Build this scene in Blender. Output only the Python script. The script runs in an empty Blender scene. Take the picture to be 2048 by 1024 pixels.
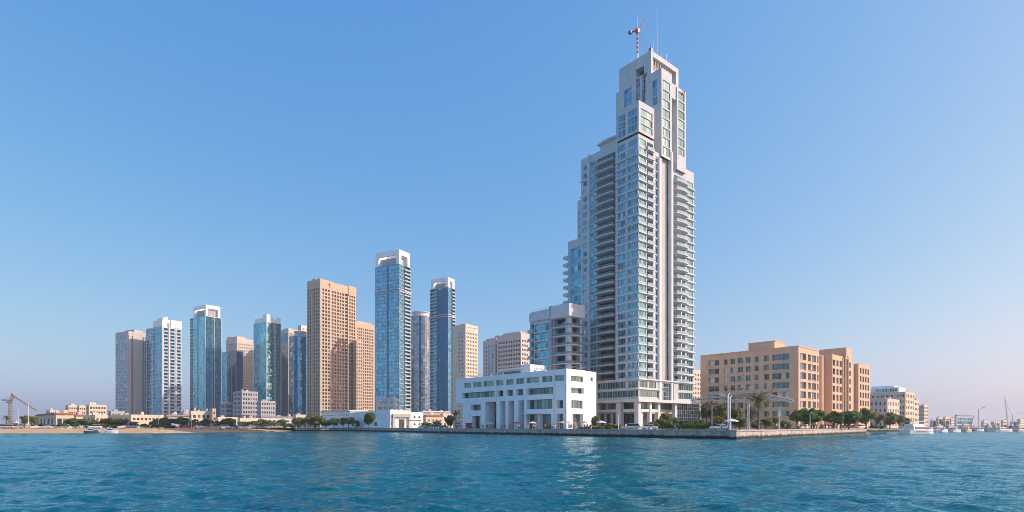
import bpy, math, random
import numpy as np
from mathutils import Vector
random.seed(7)
SC = bpy.context.scene
COL = SC.collection
# ------------------------------------------------------------------ camera
F, HX, HY, HC, GZ = 1138.0, 1024.0, 853.0, 2.6, 1.65   # focal (px of a 2048 wide frame), horizon, eye height, ground height
cd = bpy.data.cameras.new('camera')
cam = bpy.data.objects.new('camera', cd)
COL.objects.link(cam)
cd.sensor_width = 36
cd.lens = 36 * F / 2048
cd.shift_y = (HY - 512) / 2048
cd.clip_start, cd.clip_end = 0.5, 40000
cam.location = (0, 0, HC)
cam.rotation_euler = (math.pi / 2, 0, 0)
SC.camera = cam
# ------------------------------------------------------------------ sky and sun
SUN_EL, SUN_AZ = math.radians(31), math.radians(95)
wd = bpy.data.worlds.new('World')
SC.world = wd
wd.use_nodes = True
wn = wd.node_tree
sky = wn.nodes.new('ShaderNodeTexSky')
sky.sky_type = 'NISHITA'
sky.sun_disc = False
sky.sun_elevation = SUN_EL
sky.sun_rotation = SUN_AZ
sky.altitude = 0
sky.air_density = 1.0
sky.dust_density = 2.0
sky.ozone_density = 4.0
bg = wn.nodes['Background']
bg.inputs['Strength'].default_value = 0.10
# grade of the whole sky dome, channel by channel: softer contrast between zenith and horizon
sp_ = wn.nodes.new('ShaderNodeSeparateColor')
cb_ = wn.nodes.new('ShaderNodeCombineColor')
wn.links.new(sky.outputs[0], sp_.inputs[0])
for i_, (k_, g_) in enumerate(((1.0, 1.16), (1.80, 0.68), (3.80, 0.27))):
    a_ = wn.nodes.new('ShaderNodeMath')
    a_.operation = 'POWER'
    a_.inputs[1].default_value = g_
    b_ = wn.nodes.new('ShaderNodeMath')
    b_.operation = 'MULTIPLY'
    b_.inputs[1].default_value = k_
    wn.links.new(sp_.outputs[i_], a_.inputs[0])
    wn.links.new(a_.outputs[0], b_.inputs[0])
    wn.links.new(b_.outputs[0], cb_.inputs[i_])
wn.links.new(cb_.outputs[0], bg.inputs['Color'])
sl = bpy.data.lights.new('sun', 'SUN')
sun = bpy.data.objects.new('sun', sl)
COL.objects.link(sun)
sl.energy = 3.1
sl.angle = math.radians(0.5)
sl.color = (1.0, 0.90, 0.77)
SV = Vector((math.cos(SUN_EL) * math.sin(SUN_AZ), math.cos(SUN_EL) * math.cos(SUN_AZ), math.sin(SUN_EL)))
sun.rotation_euler = SV.to_track_quat('Z', 'Y').to_euler()
vs = SC.view_settings
vs.view_transform = 'Standard'
vs.look = 'None'
vs.exposure = 0.56
vs.gamma = 1
SC.cycles.filter_width = 0.9

# ------------------------------------------------------------------ materials
class NT:
    def __init__(s, name):
        s.m = bpy.data.materials.new(name)
        s.m.use_nodes = True
        s.t = s.m.node_tree
        s.p = s.t.nodes['Principled BSDF']
        s.out = s.t.nodes['Material Output']
    def n(s, kind, **kw):
        nd = s.t.nodes.new('ShaderNode' + kind)
        for k, v in kw.items():
            if k.startswith('i_'):
                nd.inputs[k[2:].replace('_', ' ')].default_value = v
            else:
                setattr(nd, k, v)
        return nd
    def l(s, a, b):
        s.t.links.new(a, b)
    def math(s, op, a, b=None, clamp=False):
        nd = s.n('Math', operation=op, use_clamp=clamp)
        for i, q in enumerate((a, b)):
            if q is None:
                continue
            if isinstance(q, (int, float)):
                nd.inputs[i].default_value = q
            else:
                s.l(q, nd.inputs[i])
        return nd.outputs[0]
    def ramp(s, fac, stops):
        r = s.n('ValToRGB')
        e = r.color_ramp.elements
        while len(e) < len(stops):
            e.new(0.5)
        for q, (p, c) in zip(e, stops):
            q.position = p
            q.color = (*c, 1) if len(c) == 3 else c
        s.l(fac, r.inputs[0])
        return r.outputs[0]
    def pos(s, scale=(1, 1, 1)):
        g = s.n('NewGeometry')
        mp = s.n('Mapping')
        mp.inputs['Scale'].default_value = scale
        s.l(g.outputs['Position'], mp.inputs[0])
        return mp.outputs[0]
    def noise(s, vec, scale, detail=3, rough=0.55):
        nd = s.n('TexNoise')
        nd.inputs['Scale'].default_value = scale
        nd.inputs['Detail'].default_value = detail
        nd.inputs['Roughness'].default_value = rough
        s.l(vec, nd.inputs['Vector'])
        return nd.outputs['Fac']

def sc3(c, k):
    return tuple(min(1, q * k) for q in c)

def wallmat(name, col, var=0.10, rough=0.85, streak=0.10, bump=0.15):
    t = NT(name)
    a = t.noise(t.pos(), 0.35, 5)
    b = t.noise(t.pos((1, 1, 0.05)), 1.3, 4)
    f = t.math('ADD', t.math('MULTIPLY', a, 1 - 0.4), t.math('MULTIPLY', b, 0.4))
    c = t.ramp(f, [(0.30, sc3(col, 1 - var - streak)), (0.47, sc3(col, 1 - var * .3)), (0.7, sc3(col, 1 + var))])
    t.l(c, t.p.inputs['Base Color'])
    t.p.inputs['Roughness'].default_value = rough
    if bump:
        bp = t.n('Bump')
        bp.inputs['Strength'].default_value = bump
        bp.inputs['Distance'].default_value = 0.05
        t.l(t.noise(t.pos(), 6, 3), bp.inputs['Height'])
        t.l(bp.outputs[0], t.p.inputs['Normal'])
    return t.m

def glassmat(name, tint, metallic=0.8, rough=0.06, tilt=0.05, curtain=(0.45, 0.47, 0.45), cur=0.10, dark=0.45):
    t = NT(name)
    g = t.n('NewGeometry')
    oi = t.n('ObjectInfo')
    r = t.math('FRACT', t.math('ADD', g.outputs['Random Per Island'], oi.outputs['Random']))
    c = t.ramp(r, [(0.0, sc3(tint, dark)), (0.35, sc3(tint, 0.85)), (0.8, sc3(tint, 1.15)), (1 - cur, sc3(tint, 1.25)), (min(1, 1.005 - cur), curtain)])
    t.l(c, t.p.inputs['Base Color'])
    t.p.inputs['Metallic'].default_value = metallic
    t.p.inputs['Roughness'].default_value = rough
    w = t.n('TexWhiteNoise', noise_dimensions='1D')
    t.l(r, w.inputs['W'])
    v = t.n('VectorMath', operation='SUBTRACT')
    t.l(w.outputs['Color'], v.inputs[0])
    v.inputs[1].default_value = (0.5, 0.5, 0.5)
    k = t.n('VectorMath', operation='SCALE')
    t.l(v.outputs[0], k.inputs[0])
    k.inputs['Scale'].default_value = tilt
    bp = t.n('Bump')
    bp.inputs['Strength'].default_value = 0.12
    bp.inputs['Distance'].default_value = 0.05
    t.l(t.noise(t.pos(), 0.6, 2), bp.inputs['Height'])
    ad = t.n('VectorMath', operation='ADD')
    t.l(k.outputs[0], ad.inputs[0])
    t.l(bp.outputs[0], ad.inputs[1])
    nm = t.n('VectorMath', operation='NORMALIZE')
    t.l(ad.outputs[0], nm.inputs[0])
    t.l(nm.outputs[0], t.p.inputs['Normal'])
    return t.m

def plain(name, col, rough=0.6, metallic=0.0, var=0.08, scale=2.0):
    t = NT(name)
    c = t.ramp(t.noise(t.pos(), scale, 3), [(0.3, sc3(col, 1 - var)), (0.7, sc3(col, 1 + var))])
    t.l(c, t.p.inputs['Base Color'])
    t.p.inputs['Roughness'].default_value = rough
    t.p.inputs['Metallic'].default_value = metallic
    return t.m

def leafmat(name, dark, mid, light):
    t = NT(name)
    g = t.n('NewGeometry')
    oi = t.n('ObjectInfo')
    n = t.noise(t.pos(), 0.55, 3)
    f = t.math('ADD', t.math('MULTIPLY', g.outputs['Random Per Island'], 0.5), t.math('MULTIPLY', n, 0.6))
    c = t.ramp(f, [(0.2, dark), (0.5, mid), (0.85, light)])
    t.l(c, t.p.inputs['Base Color'])
    t.p.inputs['Roughness'].default_value = 0.6
    tr = t.n('BsdfTranslucent')
    t.l(c, tr.inputs['Color'])
    mx = t.n('MixShader')
    mx.inputs[0].default_value = 0.48
    t.l(t.p.outputs[0], mx.inputs[1])
    t.l(tr.outputs[0], mx.inputs[2])
    t.l(mx.outputs[0], t.out.inputs[0])
    return t.m

def railglass(name, col, fac=0.62):
    t = NT(name)
    t.p.inputs['Base Color'].default_value = (*col, 1)
    t.p.inputs['Roughness'].default_value = 0.12
    tr = t.n('BsdfTransparent')
    tr.inputs[0].default_value = (0.8, 0.92, 0.92, 1)
    mx = t.n('MixShader')
    mx.inputs[0].default_value = fac
    t.l(tr.outputs[0], mx.inputs[1])
    t.l(t.p.outputs[0], mx.inputs[2])
    t.l(mx.outputs[0], t.out.inputs[0])
    return t.m

M = dict(
    tower=wallmat('pale_tower_render', (0.57, 0.575, 0.585)),
    trim=wallmat('pale_trim', (0.67, 0.67, 0.67), 0.08),
    white=wallmat('white_paint', (0.90, 0.89, 0.88), 0.06, streak=0.12),
    grey=wallmat('grey_cladding', (0.40, 0.39, 0.40)),
    midgrey=wallmat('silver_cladding', (0.60, 0.60, 0.62)),
    stone=wallmat('grey_stone', (0.54, 0.49, 0.44)),
    tan=wallmat('terracotta_render', (0.71, 0.455, 0.30)),
    orange=wallmat('orange_stone', (0.56, 0.42, 0.30), 0.14),
    beige=wallmat('beige_stone', (0.67, 0.57, 0.46), 0.12),
    cream=wallmat('cream_render', (0.64, 0.54, 0.41), 0.10),
    pink=wallmat('pink_beige_render', (0.64, 0.53, 0.47), 0.10),
    concrete=wallmat('concrete', (0.42, 0.39, 0.35), 0.18, streak=0.15),
    roofing=wallmat('roofing', (0.30, 0.28, 0.27)),
    redroof=wallmat('red_roofing', (0.36, 0.13, 0.08)),
    membrane=plain('grey_membrane', (0.27, 0.27, 0.28), 0.6),
    dark=plain('dark_recess', (0.035, 0.035, 0.038), 0.8),
    shade=plain('brown_interior', (0.10, 0.085, 0.075), 0.8, var=0.3, scale=0.5),
    frame=plain('window_frame', (0.62, 0.62, 0.60), 0.5),
    dframe=plain('dark_frame', (0.09, 0.10, 0.11), 0.5),
    steel=plain('painted_steel', (0.55, 0.53, 0.50), 0.5, 0.2),
    whitem=plain('white_metal', (0.78, 0.78, 0.78), 0.4),
    rust=plain('weathered_steel', (0.34, 0.28, 0.21), 0.7),
    red=plain('red_paint', (0.50, 0.05, 0.04), 0.5),
    blue=plain('blue_paint', (0.08, 0.18, 0.45), 0.5),
    navy=plain('navy_paint', (0.05, 0.07, 0.14), 0.5),
    pglass=glassmat('punched_window_glass', (0.06, 0.085, 0.10), 0.5, cur=0.07, curtain=(0.26, 0.24, 0.20), dark=0.4),
    rglass=glassmat('teal_window_glass', (0.10, 0.36, 0.46), 0.8, curtain=(0.40, 0.50, 0.50), cur=0.08, dark=0.5),
    tglass=glassmat('tower_window_glass', (0.11, 0.35, 0.49), 0.8, curtain=(0.38, 0.48, 0.50), cur=0.06, dark=0.45),
    teal=glassmat('teal_curtain_glass', (0.18, 0.53, 0.66), 0.85, cur=0.03, dark=0.65),
    bluegl=glassmat('blue_curtain_glass', (0.15, 0.42, 0.60), 0.85, cur=0.04, dark=0.62),
    slate=glassmat('slate_curtain_glass', (0.19, 0.30, 0.40), 0.8, cur=0.04, dark=0.6),
    green=glassmat('green_shop_glass', (0.12, 0.26, 0.25), 0.6, cur=0.03, curtain=(0.30, 0.32, 0.28), dark=0.4),
    bglass=glassmat('dim_window_glass', (0.11, 0.18, 0.21), 0.5, cur=0.16, curtain=(0.34, 0.33, 0.30), dark=0.25),
    hglass=glassmat('hotel_window_glass', (0.07, 0.17, 0.21), 0.65, cur=0.14, curtain=(0.40, 0.40, 0.36), dark=0.3),
    rail=railglass('balustrade_glass', (0.40, 0.62, 0.68)),
    crail=railglass('clear_balustrade_glass', (0.22, 0.36, 0.40), 0.35),
    leaf=leafmat('leaf_green', (0.042, 0.090, 0.024), (0.120, 0.210, 0.054), (0.300, 0.396, 0.108)),
    olive=leafmat('leaf_olive', (0.096, 0.114, 0.038), (0.228, 0.246, 0.082), (0.408, 0.408, 0.156)),
    brownleaf=leafmat('leaf_dry', (0.09, 0.08, 0.05), (0.20, 0.165, 0.10), (0.32, 0.27, 0.15)),
    lime=leafmat('leaf_lime', (0.08, 0.12, 0.02), (0.18, 0.25, 0.04), (0.32, 0.38, 0.08)),
    palm=leafmat('leaf_palm', (0.05, 0.075, 0.025), (0.12, 0.155, 0.055), (0.25, 0.25, 0.11)),
    bark=wallmat('bark', (0.16, 0.11, 0.07), 0.25),
    rubber=plain('tyre_rubber', (0.02, 0.02, 0.02), 0.8),
    carglass=plain('car_glass', (0.03, 0.05, 0.06), 0.08, 0.3),
    lamp=plain('lamp_lens', (0.8, 0.8, 0.75), 0.2),
    rlamp=plain('tail_lens', (0.4, 0.02, 0.02), 0.25),
    skin=plain('skin', (0.42, 0.24, 0.16), 0.6),
    hair=plain('hair', (0.025, 0.018, 0.013), 0.6),
)
PAINT = {k: plain('car_paint_' + k, c, 0.25, 0.15, 0.02) for k, c in dict(
    white=(0.78, 0.78, 0.78), silver=(0.5, 0.51, 0.53), black=(0.03, 0.03, 0.035), grey=(0.2, 0.2, 0.21),
    red=(0.42, 0.03, 0.03), blue=(0.06, 0.16, 0.42), beige=(0.5, 0.43, 0.33)).items()}
CLOTH = {k: plain('cloth_' + k, c, 0.9) for k, c in dict(
    white=(0.75, 0.75, 0.74), black=(0.025, 0.025, 0.028), red=(0.5, 0.04, 0.04), blue=(0.06, 0.15, 0.45),
    grey=(0.25, 0.25, 0.26), beige=(0.5, 0.4, 0.28), navy=(0.03, 0.045, 0.12), orange=(0.6, 0.22, 0.05)).items()}

# ------------------------------------------------------------------ mesh helpers
def tag(o, label=None, cat=None, group=None, kind=None):
    for k, v in (('label', label), ('category', cat), ('group', group), ('kind', kind)):
        if v:
            o[k] = v
    return o

def at(px, Y, z=GZ):
    return Vector(((px - HX) / F * Y, Y, z))

def zat(py, Y):
    return HC + (HY - py) * Y / F

def empty(name, loc=(0, 0, 0), rz=0.0):
    o = bpy.data.objects.new(name, None)
    o.location = loc
    o.rotation_euler = (0, 0, rz)
    o.empty_display_size = 0.5
    COL.objects.link(o)
    return o

class MB:
    def __init__(s):
        s.v, s.f, s.m = [], [], []
    def quad(s, a, b, c, d, m=0):
        n = len(s.v)
        s.v += [a, b, c, d]
        s.f.append((n, n + 1, n + 2, n + 3))
        s.m.append(m)
    def box(s, x0, x1, y0, y1, z0, z1, m=0):
        x0, x1 = min(x0, x1), max(x0, x1)
        y0, y1 = min(y0, y1), max(y0, y1)
        z0, z1 = min(z0, z1), max(z0, z1)
        n = len(s.v)
        s.v += [(x0, y0, z0), (x1, y0, z0), (x1, y1, z0), (x0, y1, z0), (x0, y0, z1), (x1, y0, z1), (x1, y1, z1), (x0, y1, z1)]
        for f in ((0, 3, 2, 1), (4, 5, 6, 7), (0, 1, 5, 4), (1, 2, 6, 5), (2, 3, 7, 6), (3, 0, 4, 7)):
            s.f.append(tuple(n + i for i in f))
            s.m.append(m)
    def prism(s, pts, z0, z1, m=0):
        n, k = len(s.v), len(pts)
        s.v += [(p[0], p[1], z0) for p in pts] + [(p[0], p[1], z1) for p in pts]
        s.f += [tuple(n + i for i in range(k))[::-1], tuple(n + k + i for i in range(k))]
        s.m += [m, m]
        for i in range(k):
            j = (i + 1) % k
            s.f.append((n + i, n + j, n + k + j, n + k + i))
            s.m.append(m)
    def ring(s, path, z0, z1, th, m=0):
        """thin upright sheet with thickness along an open 2D path"""
        for (a, b) in zip(path[:-1], path[1:]):
            d = Vector((b[0] - a[0], b[1] - a[1]))
            if d.length < 1e-6:
                continue
            nx, ny = -d.y / d.length * th, d.x / d.length * th
            s.prism([a, b, (b[0] + nx, b[1] + ny), (a[0] + nx, a[1] + ny)], z0, z1, m)
    def tube(s, pts, rad, n=8, m=0, cap=True):
        """tapered tube through points"""
        base = len(s.v)
        pts = [Vector(p) for p in pts]
        for i, p in enumerate(pts):
            d = (pts[min(i + 1, len(pts) - 1)] - pts[max(i - 1, 0)]).normalized()
            u = d.cross(Vector((0, 0, 1)) if abs(d.z) < 0.95 else Vector((1, 0, 0))).normalized()
            w = d.cross(u)
            r = rad[i] if isinstance(rad, (list, tuple)) else rad
            for k in range(n):
                a = 2 * math.pi * k / n
                s.v.append(tuple(p + (u * math.cos(a) + w * math.sin(a)) * r))
        for i in range(len(pts) - 1):
            for k in range(n):
                j = (k + 1) % n
                s.f.append((base + i * n + k, base + i * n + j, base + (i + 1) * n + j, base + (i + 1) * n + k))
                s.m.append(m)
        if cap:
            s.f.append(tuple(base + k for k in range(n)))
            s.f.append(tuple(base + (len(pts) - 1) * n + k for k in range(n))[::-1])
            s.m += [m, m]
    def mesh(s, name, mats, smooth=False):
        me = bpy.data.meshes.new(name)
        me.from_pydata(s.v, [], s.f)
        for q in mats:
            me.materials.append(M[q] if isinstance(q, str) else q)
        me.polygons.foreach_set('material_index', s.m)
        if smooth:
            me.polygons.foreach_set('use_smooth', [True] * len(s.f))
        me.update()
        return me
    def build(s, name, mats, parent=None, loc=(0, 0, 0), smooth=False):
        if isinstance(mats, str) or not isinstance(mats, (list, tuple)):
            mats = [mats]
        return link(name, s.mesh(name, mats, smooth), parent, loc)

def link(name, me, parent=None, loc=(0, 0, 0), rz=0.0):
    o = bpy.data.objects.new(name, me)
    COL.objects.link(o)
    if parent:
        o.parent = parent
    o.location = loc
    o.rotation_euler = (0, 0, rz)
    return o

def copy_tree(o, parent=None):
    c = o.copy()
    COL.objects.link(c)
    c.parent = parent
    for ch in list(o.children):
        copy_tree(ch, c)
    return c

# ------------------------------------------------------------------ buildings
def P(face, off, s, z, d=0.0):
    return (s, off + d, z) if face == 'R' else (off + d, s, z)

def fbox(mb, face, off, a, b, z0, z1, d0, d1, m=0):
    p, q = P(face, off, a, z0, d0), P(face, off, b, z1, d1)
    mb.box(p[0], q[0], p[1], q[1], z0, z1, m)

def fquad(mb, face, off, a, b, z0, z1, d=0.0, m=0):
    if face == 'L':
        a, b = b, a
    mb.quad(P(face, off, a, z0, d), P(face, off, b, z0, d), P(face, off, b, z1, d), P(face, off, a, z1, d), m)

def facade(mb, face, off, s0, s1, z0, z1, opens, m=0):
    """a wall sheet with true openings and reveals; opens: (a, b, c, d, depth)"""
    cl = []
    for (a, b, c, d, dep) in opens:
        a, b, c, d = max(a, s0), min(b, s1), max(c, z0), min(d, z1)
        if b - a > 0.02 and d - c > 0.02:
            cl.append((a, b, c, d, dep))
    xs = sorted({s0, s1} | {o[0] for o in cl} | {o[1] for o in cl})
    for xa, xb in zip(xs[:-1], xs[1:]):
        if xb - xa < 1e-4:
            continue
        mid = (xa + xb) / 2
        iv = sorted((o[2], o[3]) for o in cl if o[0] < mid < o[1])
        z = z0
        for c, d in iv:
            if c > z + 1e-4:
                fquad(mb, face, off, xa, xb, z, c, 0, m)
            z = max(z, d)
        if z < z1 - 1e-4:
            fquad(mb, face, off, xa, xb, z, z1, 0, m)
    for (a, b, c, d, dep) in cl:
        if dep <= 0:
            continue
        for s in (a, b):
            mb.quad(P(face, off, s, c), P(face, off, s, d), P(face, off, s, d, dep), P(face, off, s, c, dep), m)
        for z in (c, d):
            mb.quad(P(face, off, a, z), P(face, off, b, z), P(face, off, b, z, dep), P(face, off, a, z, dep), m)

def panes(mb, face, off, a, b, c, d, dep, nv, nh, mg, mf, fw, proud=0.06, border=True):
    """glass divided into separate panes, with frame bars in front"""
    g = []
    for i in range(nv):
        for j in range(nh):
            fquad(mb, face, off, a + (b - a) * i / nv, a + (b - a) * (i + 1) / nv, c + (d - c) * j / nh, c + (d - c) * (j + 1) / nh, dep, mg)
    if fw <= 0:
        return
    lo, hi = dep - proud, dep - 0.004
    for i in range(nv + 1):
        if 0 < i < nv or border:
            s = a + (b - a) * i / nv
            s = min(max(s, a + fw / 2), b - fw / 2)
            fbox(mb, face, off, s - fw / 2, s + fw / 2, c, d, lo, hi, mf)
    for j in range(nh + 1):
        if 0 < j < nh or border:
            z = c + (d - c) * j / nh
            z = min(max(z, c + fw / 2), d - fw / 2)
            fbox(mb, face, off, a + fw, b - fw, z - fw / 2, z + fw / 2, lo + 0.01, hi, mf)

class Bld:
    def __init__(s, name, label, cat, px, Y, phi, group=None, z=GZ):
        s.phi = math.radians(phi)
        s.c, s.sn = math.cos(s.phi), math.sin(s.phi)
        s.p = at(px, Y, z)
        s.z0 = z
        s.root = empty(name, s.p, s.phi)
        tag(s.root, label, cat, group)
        s.wins, s.balcs = [], []
        s.split_pane = False
        s.wname = 'window'
    def world(s, x, y):
        return s.p.x + x * s.c - y * s.sn, s.p.y + x * s.sn + y * s.c
    def x(s, px, y=0.0):
        t = (px - HX) / F
        return (t * (s.p.y + y * s.c) - s.p.x + y * s.sn) / (s.c - t * s.sn)
    def y(s, px, x=0.0):
        t = (px - HX) / F
        return (s.p.x + x * s.c - t * (s.p.y + x * s.sn)) / (s.sn + t * s.c)
    def z(s, py, x=0.0, y=0.0):
        return zat(py, s.world(x, y)[1]) - s.z0
    def Ls(s, p0, p1, off=0.0):
        return tuple(sorted((s.y(p0, off), s.y(p1, off))))
    def Rs(s, p0, p1, off=0.0):
        return tuple(sorted((s.x(p0, off), s.x(p1, off))))
    def add(s, mb, name, mats):
        return mb.build(name, mats, s.root)
    def win(s, face, off, a, b, c, d, dep=0.25, nv=2, nh=1, glass='bglass', frame='frame', fw=0.1):
        s.wins.append((face, off, a, b, c, d, dep, nv, nh, glass, frame, fw))
        return (a, b, c, d, dep)
    def block(s, mb, x0, x1, y0, y1, z0, z1, oR=(), oL=(), m=0, roof=True, par=0.6):
        facade(mb, 'R', y0, x0, x1, z0, z1, oR, m)
        facade(mb, 'L', x0, y0, y1, z0, z1, oL, m)
        mb.quad((x1, y0, z0), (x1, y1, z0), (x1, y1, z1), (x1, y0, z1), m)
        mb.quad((x1, y1, z0), (x0, y1, z0), (x0, y1, z1), (x1, y1, z1), m)
        if roof:
            t = 0.3
            zr = z1 - par
            mb.quad((x0, y0, zr), (x1, y0, zr), (x1, y1, zr), (x0, y1, zr), m)
            # parapet with thickness, its top 3 mm proud of the sheets
            for (a, b, c, d) in ((x0, x1, y0, y0 + t), (x0, x1, y1 - t, y1), (x0, x0 + t, y0 + t, y1 - t), (x1 - t, x1, y0 + t, y1 - t)):
                mb.box(a + 0.003, b - 0.003, c + 0.003, d - 0.003, zr + 0.003, z1 + 0.003, m)
    def size_key(s, face, off, a, b, c, d):
        p = P(face, off, (a + b) / 2, 0)
        X, Y = s.world(p[0], p[1])
        nrm = Vector((s.sn, -s.c)) if face == 'R' else Vector((-s.c, -s.sn))
        view = Vector((-X, -Y)).normalized()
        return max(0.02, nrm.dot(view)) * (b - a) * (d - c) / (X * X + Y * Y)
    def finish(s, most=100):
        cache = {}
        s.wins.sort(key=lambda w: -s.size_key(*w[:6]))
        for w in s.wins[:most]:
            face, off, a, b, c, d, dep, nv, nh, glass, frame, fw = w
            key = (face, round(b - a, 2), round(d - c, 2), dep, nv, nh, glass, frame, fw)
            if key not in cache:
                if s.split_pane:
                    m1, m2 = MB(), MB()
                    panes(m1, face, 0, 0, b - a, 0, d - c, dep, nv, nh, 0, 1, fw)
                    gl = [i for i, q in enumerate(m1.m) if q == 0]
                    for i in gl:
                        m2.quad(*[m1.v[k] for k in m1.f[i]], 0)
                    m1.f = [f for i, f in enumerate(m1.f) if m1.m[i] == 1]
                    m1.m = [0] * len(m1.f)
                    cache[key] = (m1.mesh('window', [frame]), m2.mesh('pane', [glass]))
                else:
                    m1 = MB()
                    panes(m1, face, 0, 0, b - a, 0, d - c, dep, nv, nh, 0, 1, fw)
                    cache[key] = (m1.mesh('window', [glass, frame]), None)
            w1, p1 = cache[key]
            o = link(s.wname, w1, s.root, P(face, off, a, c))
            if p1:
                link('pane', p1, o)
        rest = s.wins[most:]
        if rest:
            mats, mb = [], MB()
            for w in rest:
                for q in (w[9], w[10]):
                    if q not in mats:
                        mats.append(q)
            for face, off, a, b, c, d, dep, nv, nh, glass, frame, fw in rest:
                panes(mb, face, off, a, b, c, d, dep, nv, nh, mats.index(glass), mats.index(frame), fw)
            tag(mb.build('window', mats, s.root), kind='stuff')
        # balconies
        s.balcs.sort(key=lambda q: -q['key'])
        cache = {}
        def slabgeo(mb, q, z):
            mb.prism(q['path'], z - q['slab'], z, 0)
        def railgeo(mb, q, z):
            mb.ring(q['path'][1:-1] if q['open'] else q['path'], z + 0.003, z + q['rail'], 0.06, 0)
        for q in s.balcs[:most]:
            key = (tuple((round(a, 2), round(b, 2)) for a, b in q['path']), q['slab'], q['rail'], q['mat'], q['rmat'])
            if key not in cache:
                m1, m2 = MB(), MB()
                slabgeo(m1, q, 0)
                railgeo(m2, q, 0)
                cache[key] = (m1.mesh('balcony', [q['mat']]), m2.mesh('railing', [q['rmat']]))
            o = link('balcony', cache[key][0], s.root, (0, 0, q['z']))
            if q['rail'] > 0:
                link('railing', cache[key][1], o)
        rest = s.balcs[most:]
        if rest:
            m1, m2 = MB(), MB()
            for q in rest:
                slabgeo(m1, q, q['z'])
                railgeo(m2, q, q['z'])
            o = tag(m1.build('balcony', [rest[0]['mat']], s.root), kind='stuff')
            m2.build('railing', [rest[0]['rmat']], o)
        return s
    def balcony(s, face, off, a, b, z, proj, slab=0.35, rail=1.0, bulge=0.0, mat='trim', rmat='rail', back=0.05, n=8):
        pts = [P(face, off, a, 0, back)[:2]]
        if bulge:
            for i in range(n + 1):
                t = i / n
                pts.append(P(face, off, a + (b - a) * t, 0, -proj - bulge * math.sin(math.pi * t))[:2])
        else:
            pts += [P(face, off, a, 0, -proj)[:2], P(face, off, b, 0, -proj)[:2]]
        pts.append(P(face, off, b, 0, back)[:2])
        s.balc_poly(pts, z, slab, rail, mat, rmat, s.size_key(face, off, a, b, z, z + 1.4), False)
    def balc_poly(s, path, z, slab, rail, mat, rmat, key, open_=False):
        s.balcs.append(dict(path=path, z=z, slab=slab, rail=rail, mat=mat, rmat=rmat, key=key, open=open_))
    def curtain(s, face, off, a, b, z0, z1, fh, pw=1.6, glass='teal', mull='dframe', dep=0.15, mw=0.10, band=0.0, bmat=None, bproud=0.12, spandrel=0.28, name='glazing'):
        nv = max(1, round((b - a) / pw))
        nf = max(1, round((z1 - z0) / fh))
        mb = MB()
        mats = [glass, mull, bmat or mull]
        for k in range(nf):
            za, zc = z0 + (z1 - z0) * k / nf, z0 + (z1 - z0) * (k + 1) / nf
            zb_ = zc - (zc - za) * spandrel
            for i in range(nv):
                p, q = a + (b - a) * i / nv, a + (b - a) * (i + 1) / nv
                fquad(mb, face, off, p, q, za, zb_, dep, 0)
                fquad(mb, face, off, p, q, zb_, zc, dep, 0)
            fbox(mb, face, off, a, b, zb_ - mw / 2, zb_ + mw / 2, dep - 0.05, dep - 0.004, 1)
            if band:
                fbox(mb, face, off, a - 0.02, b + 0.02, zc - band, zc, -bproud, dep - 0.004, 2)
        for i in range(1, nv):
            p = a + (b - a) * i / nv
            fbox(mb, face, off, p - mw / 2, p + mw / 2, z0, z1, dep - 0.07, dep - 0.006, 1)
        return mb.build(name, mats, s.root)

def portal(mb, x0, x1, y0, y1, z0, z1, w, top, m=0):
    """open roof frame: corner posts and a ring beam"""
    for xa in (x0, x1 - w):
        for ya in (y0, y1 - w):
            mb.box(xa, xa + w, ya, ya + w, z0, z1 - top, m)
    t = w * 0.6
    mb.box(x0, x1, y0, y0 + t, z1 - top, z1, m)
    mb.box(x0, x1, y1 - t, y1, z1 - top, z1, m)
    mb.box(x0, x0 + t, y0 + t, y1 - t, z1 - top, z1 - 0.004, m)
    mb.box(x1 - t, x1, y0 + t, y1 - t, z1 - top, z1 - 0.004, m)

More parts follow.
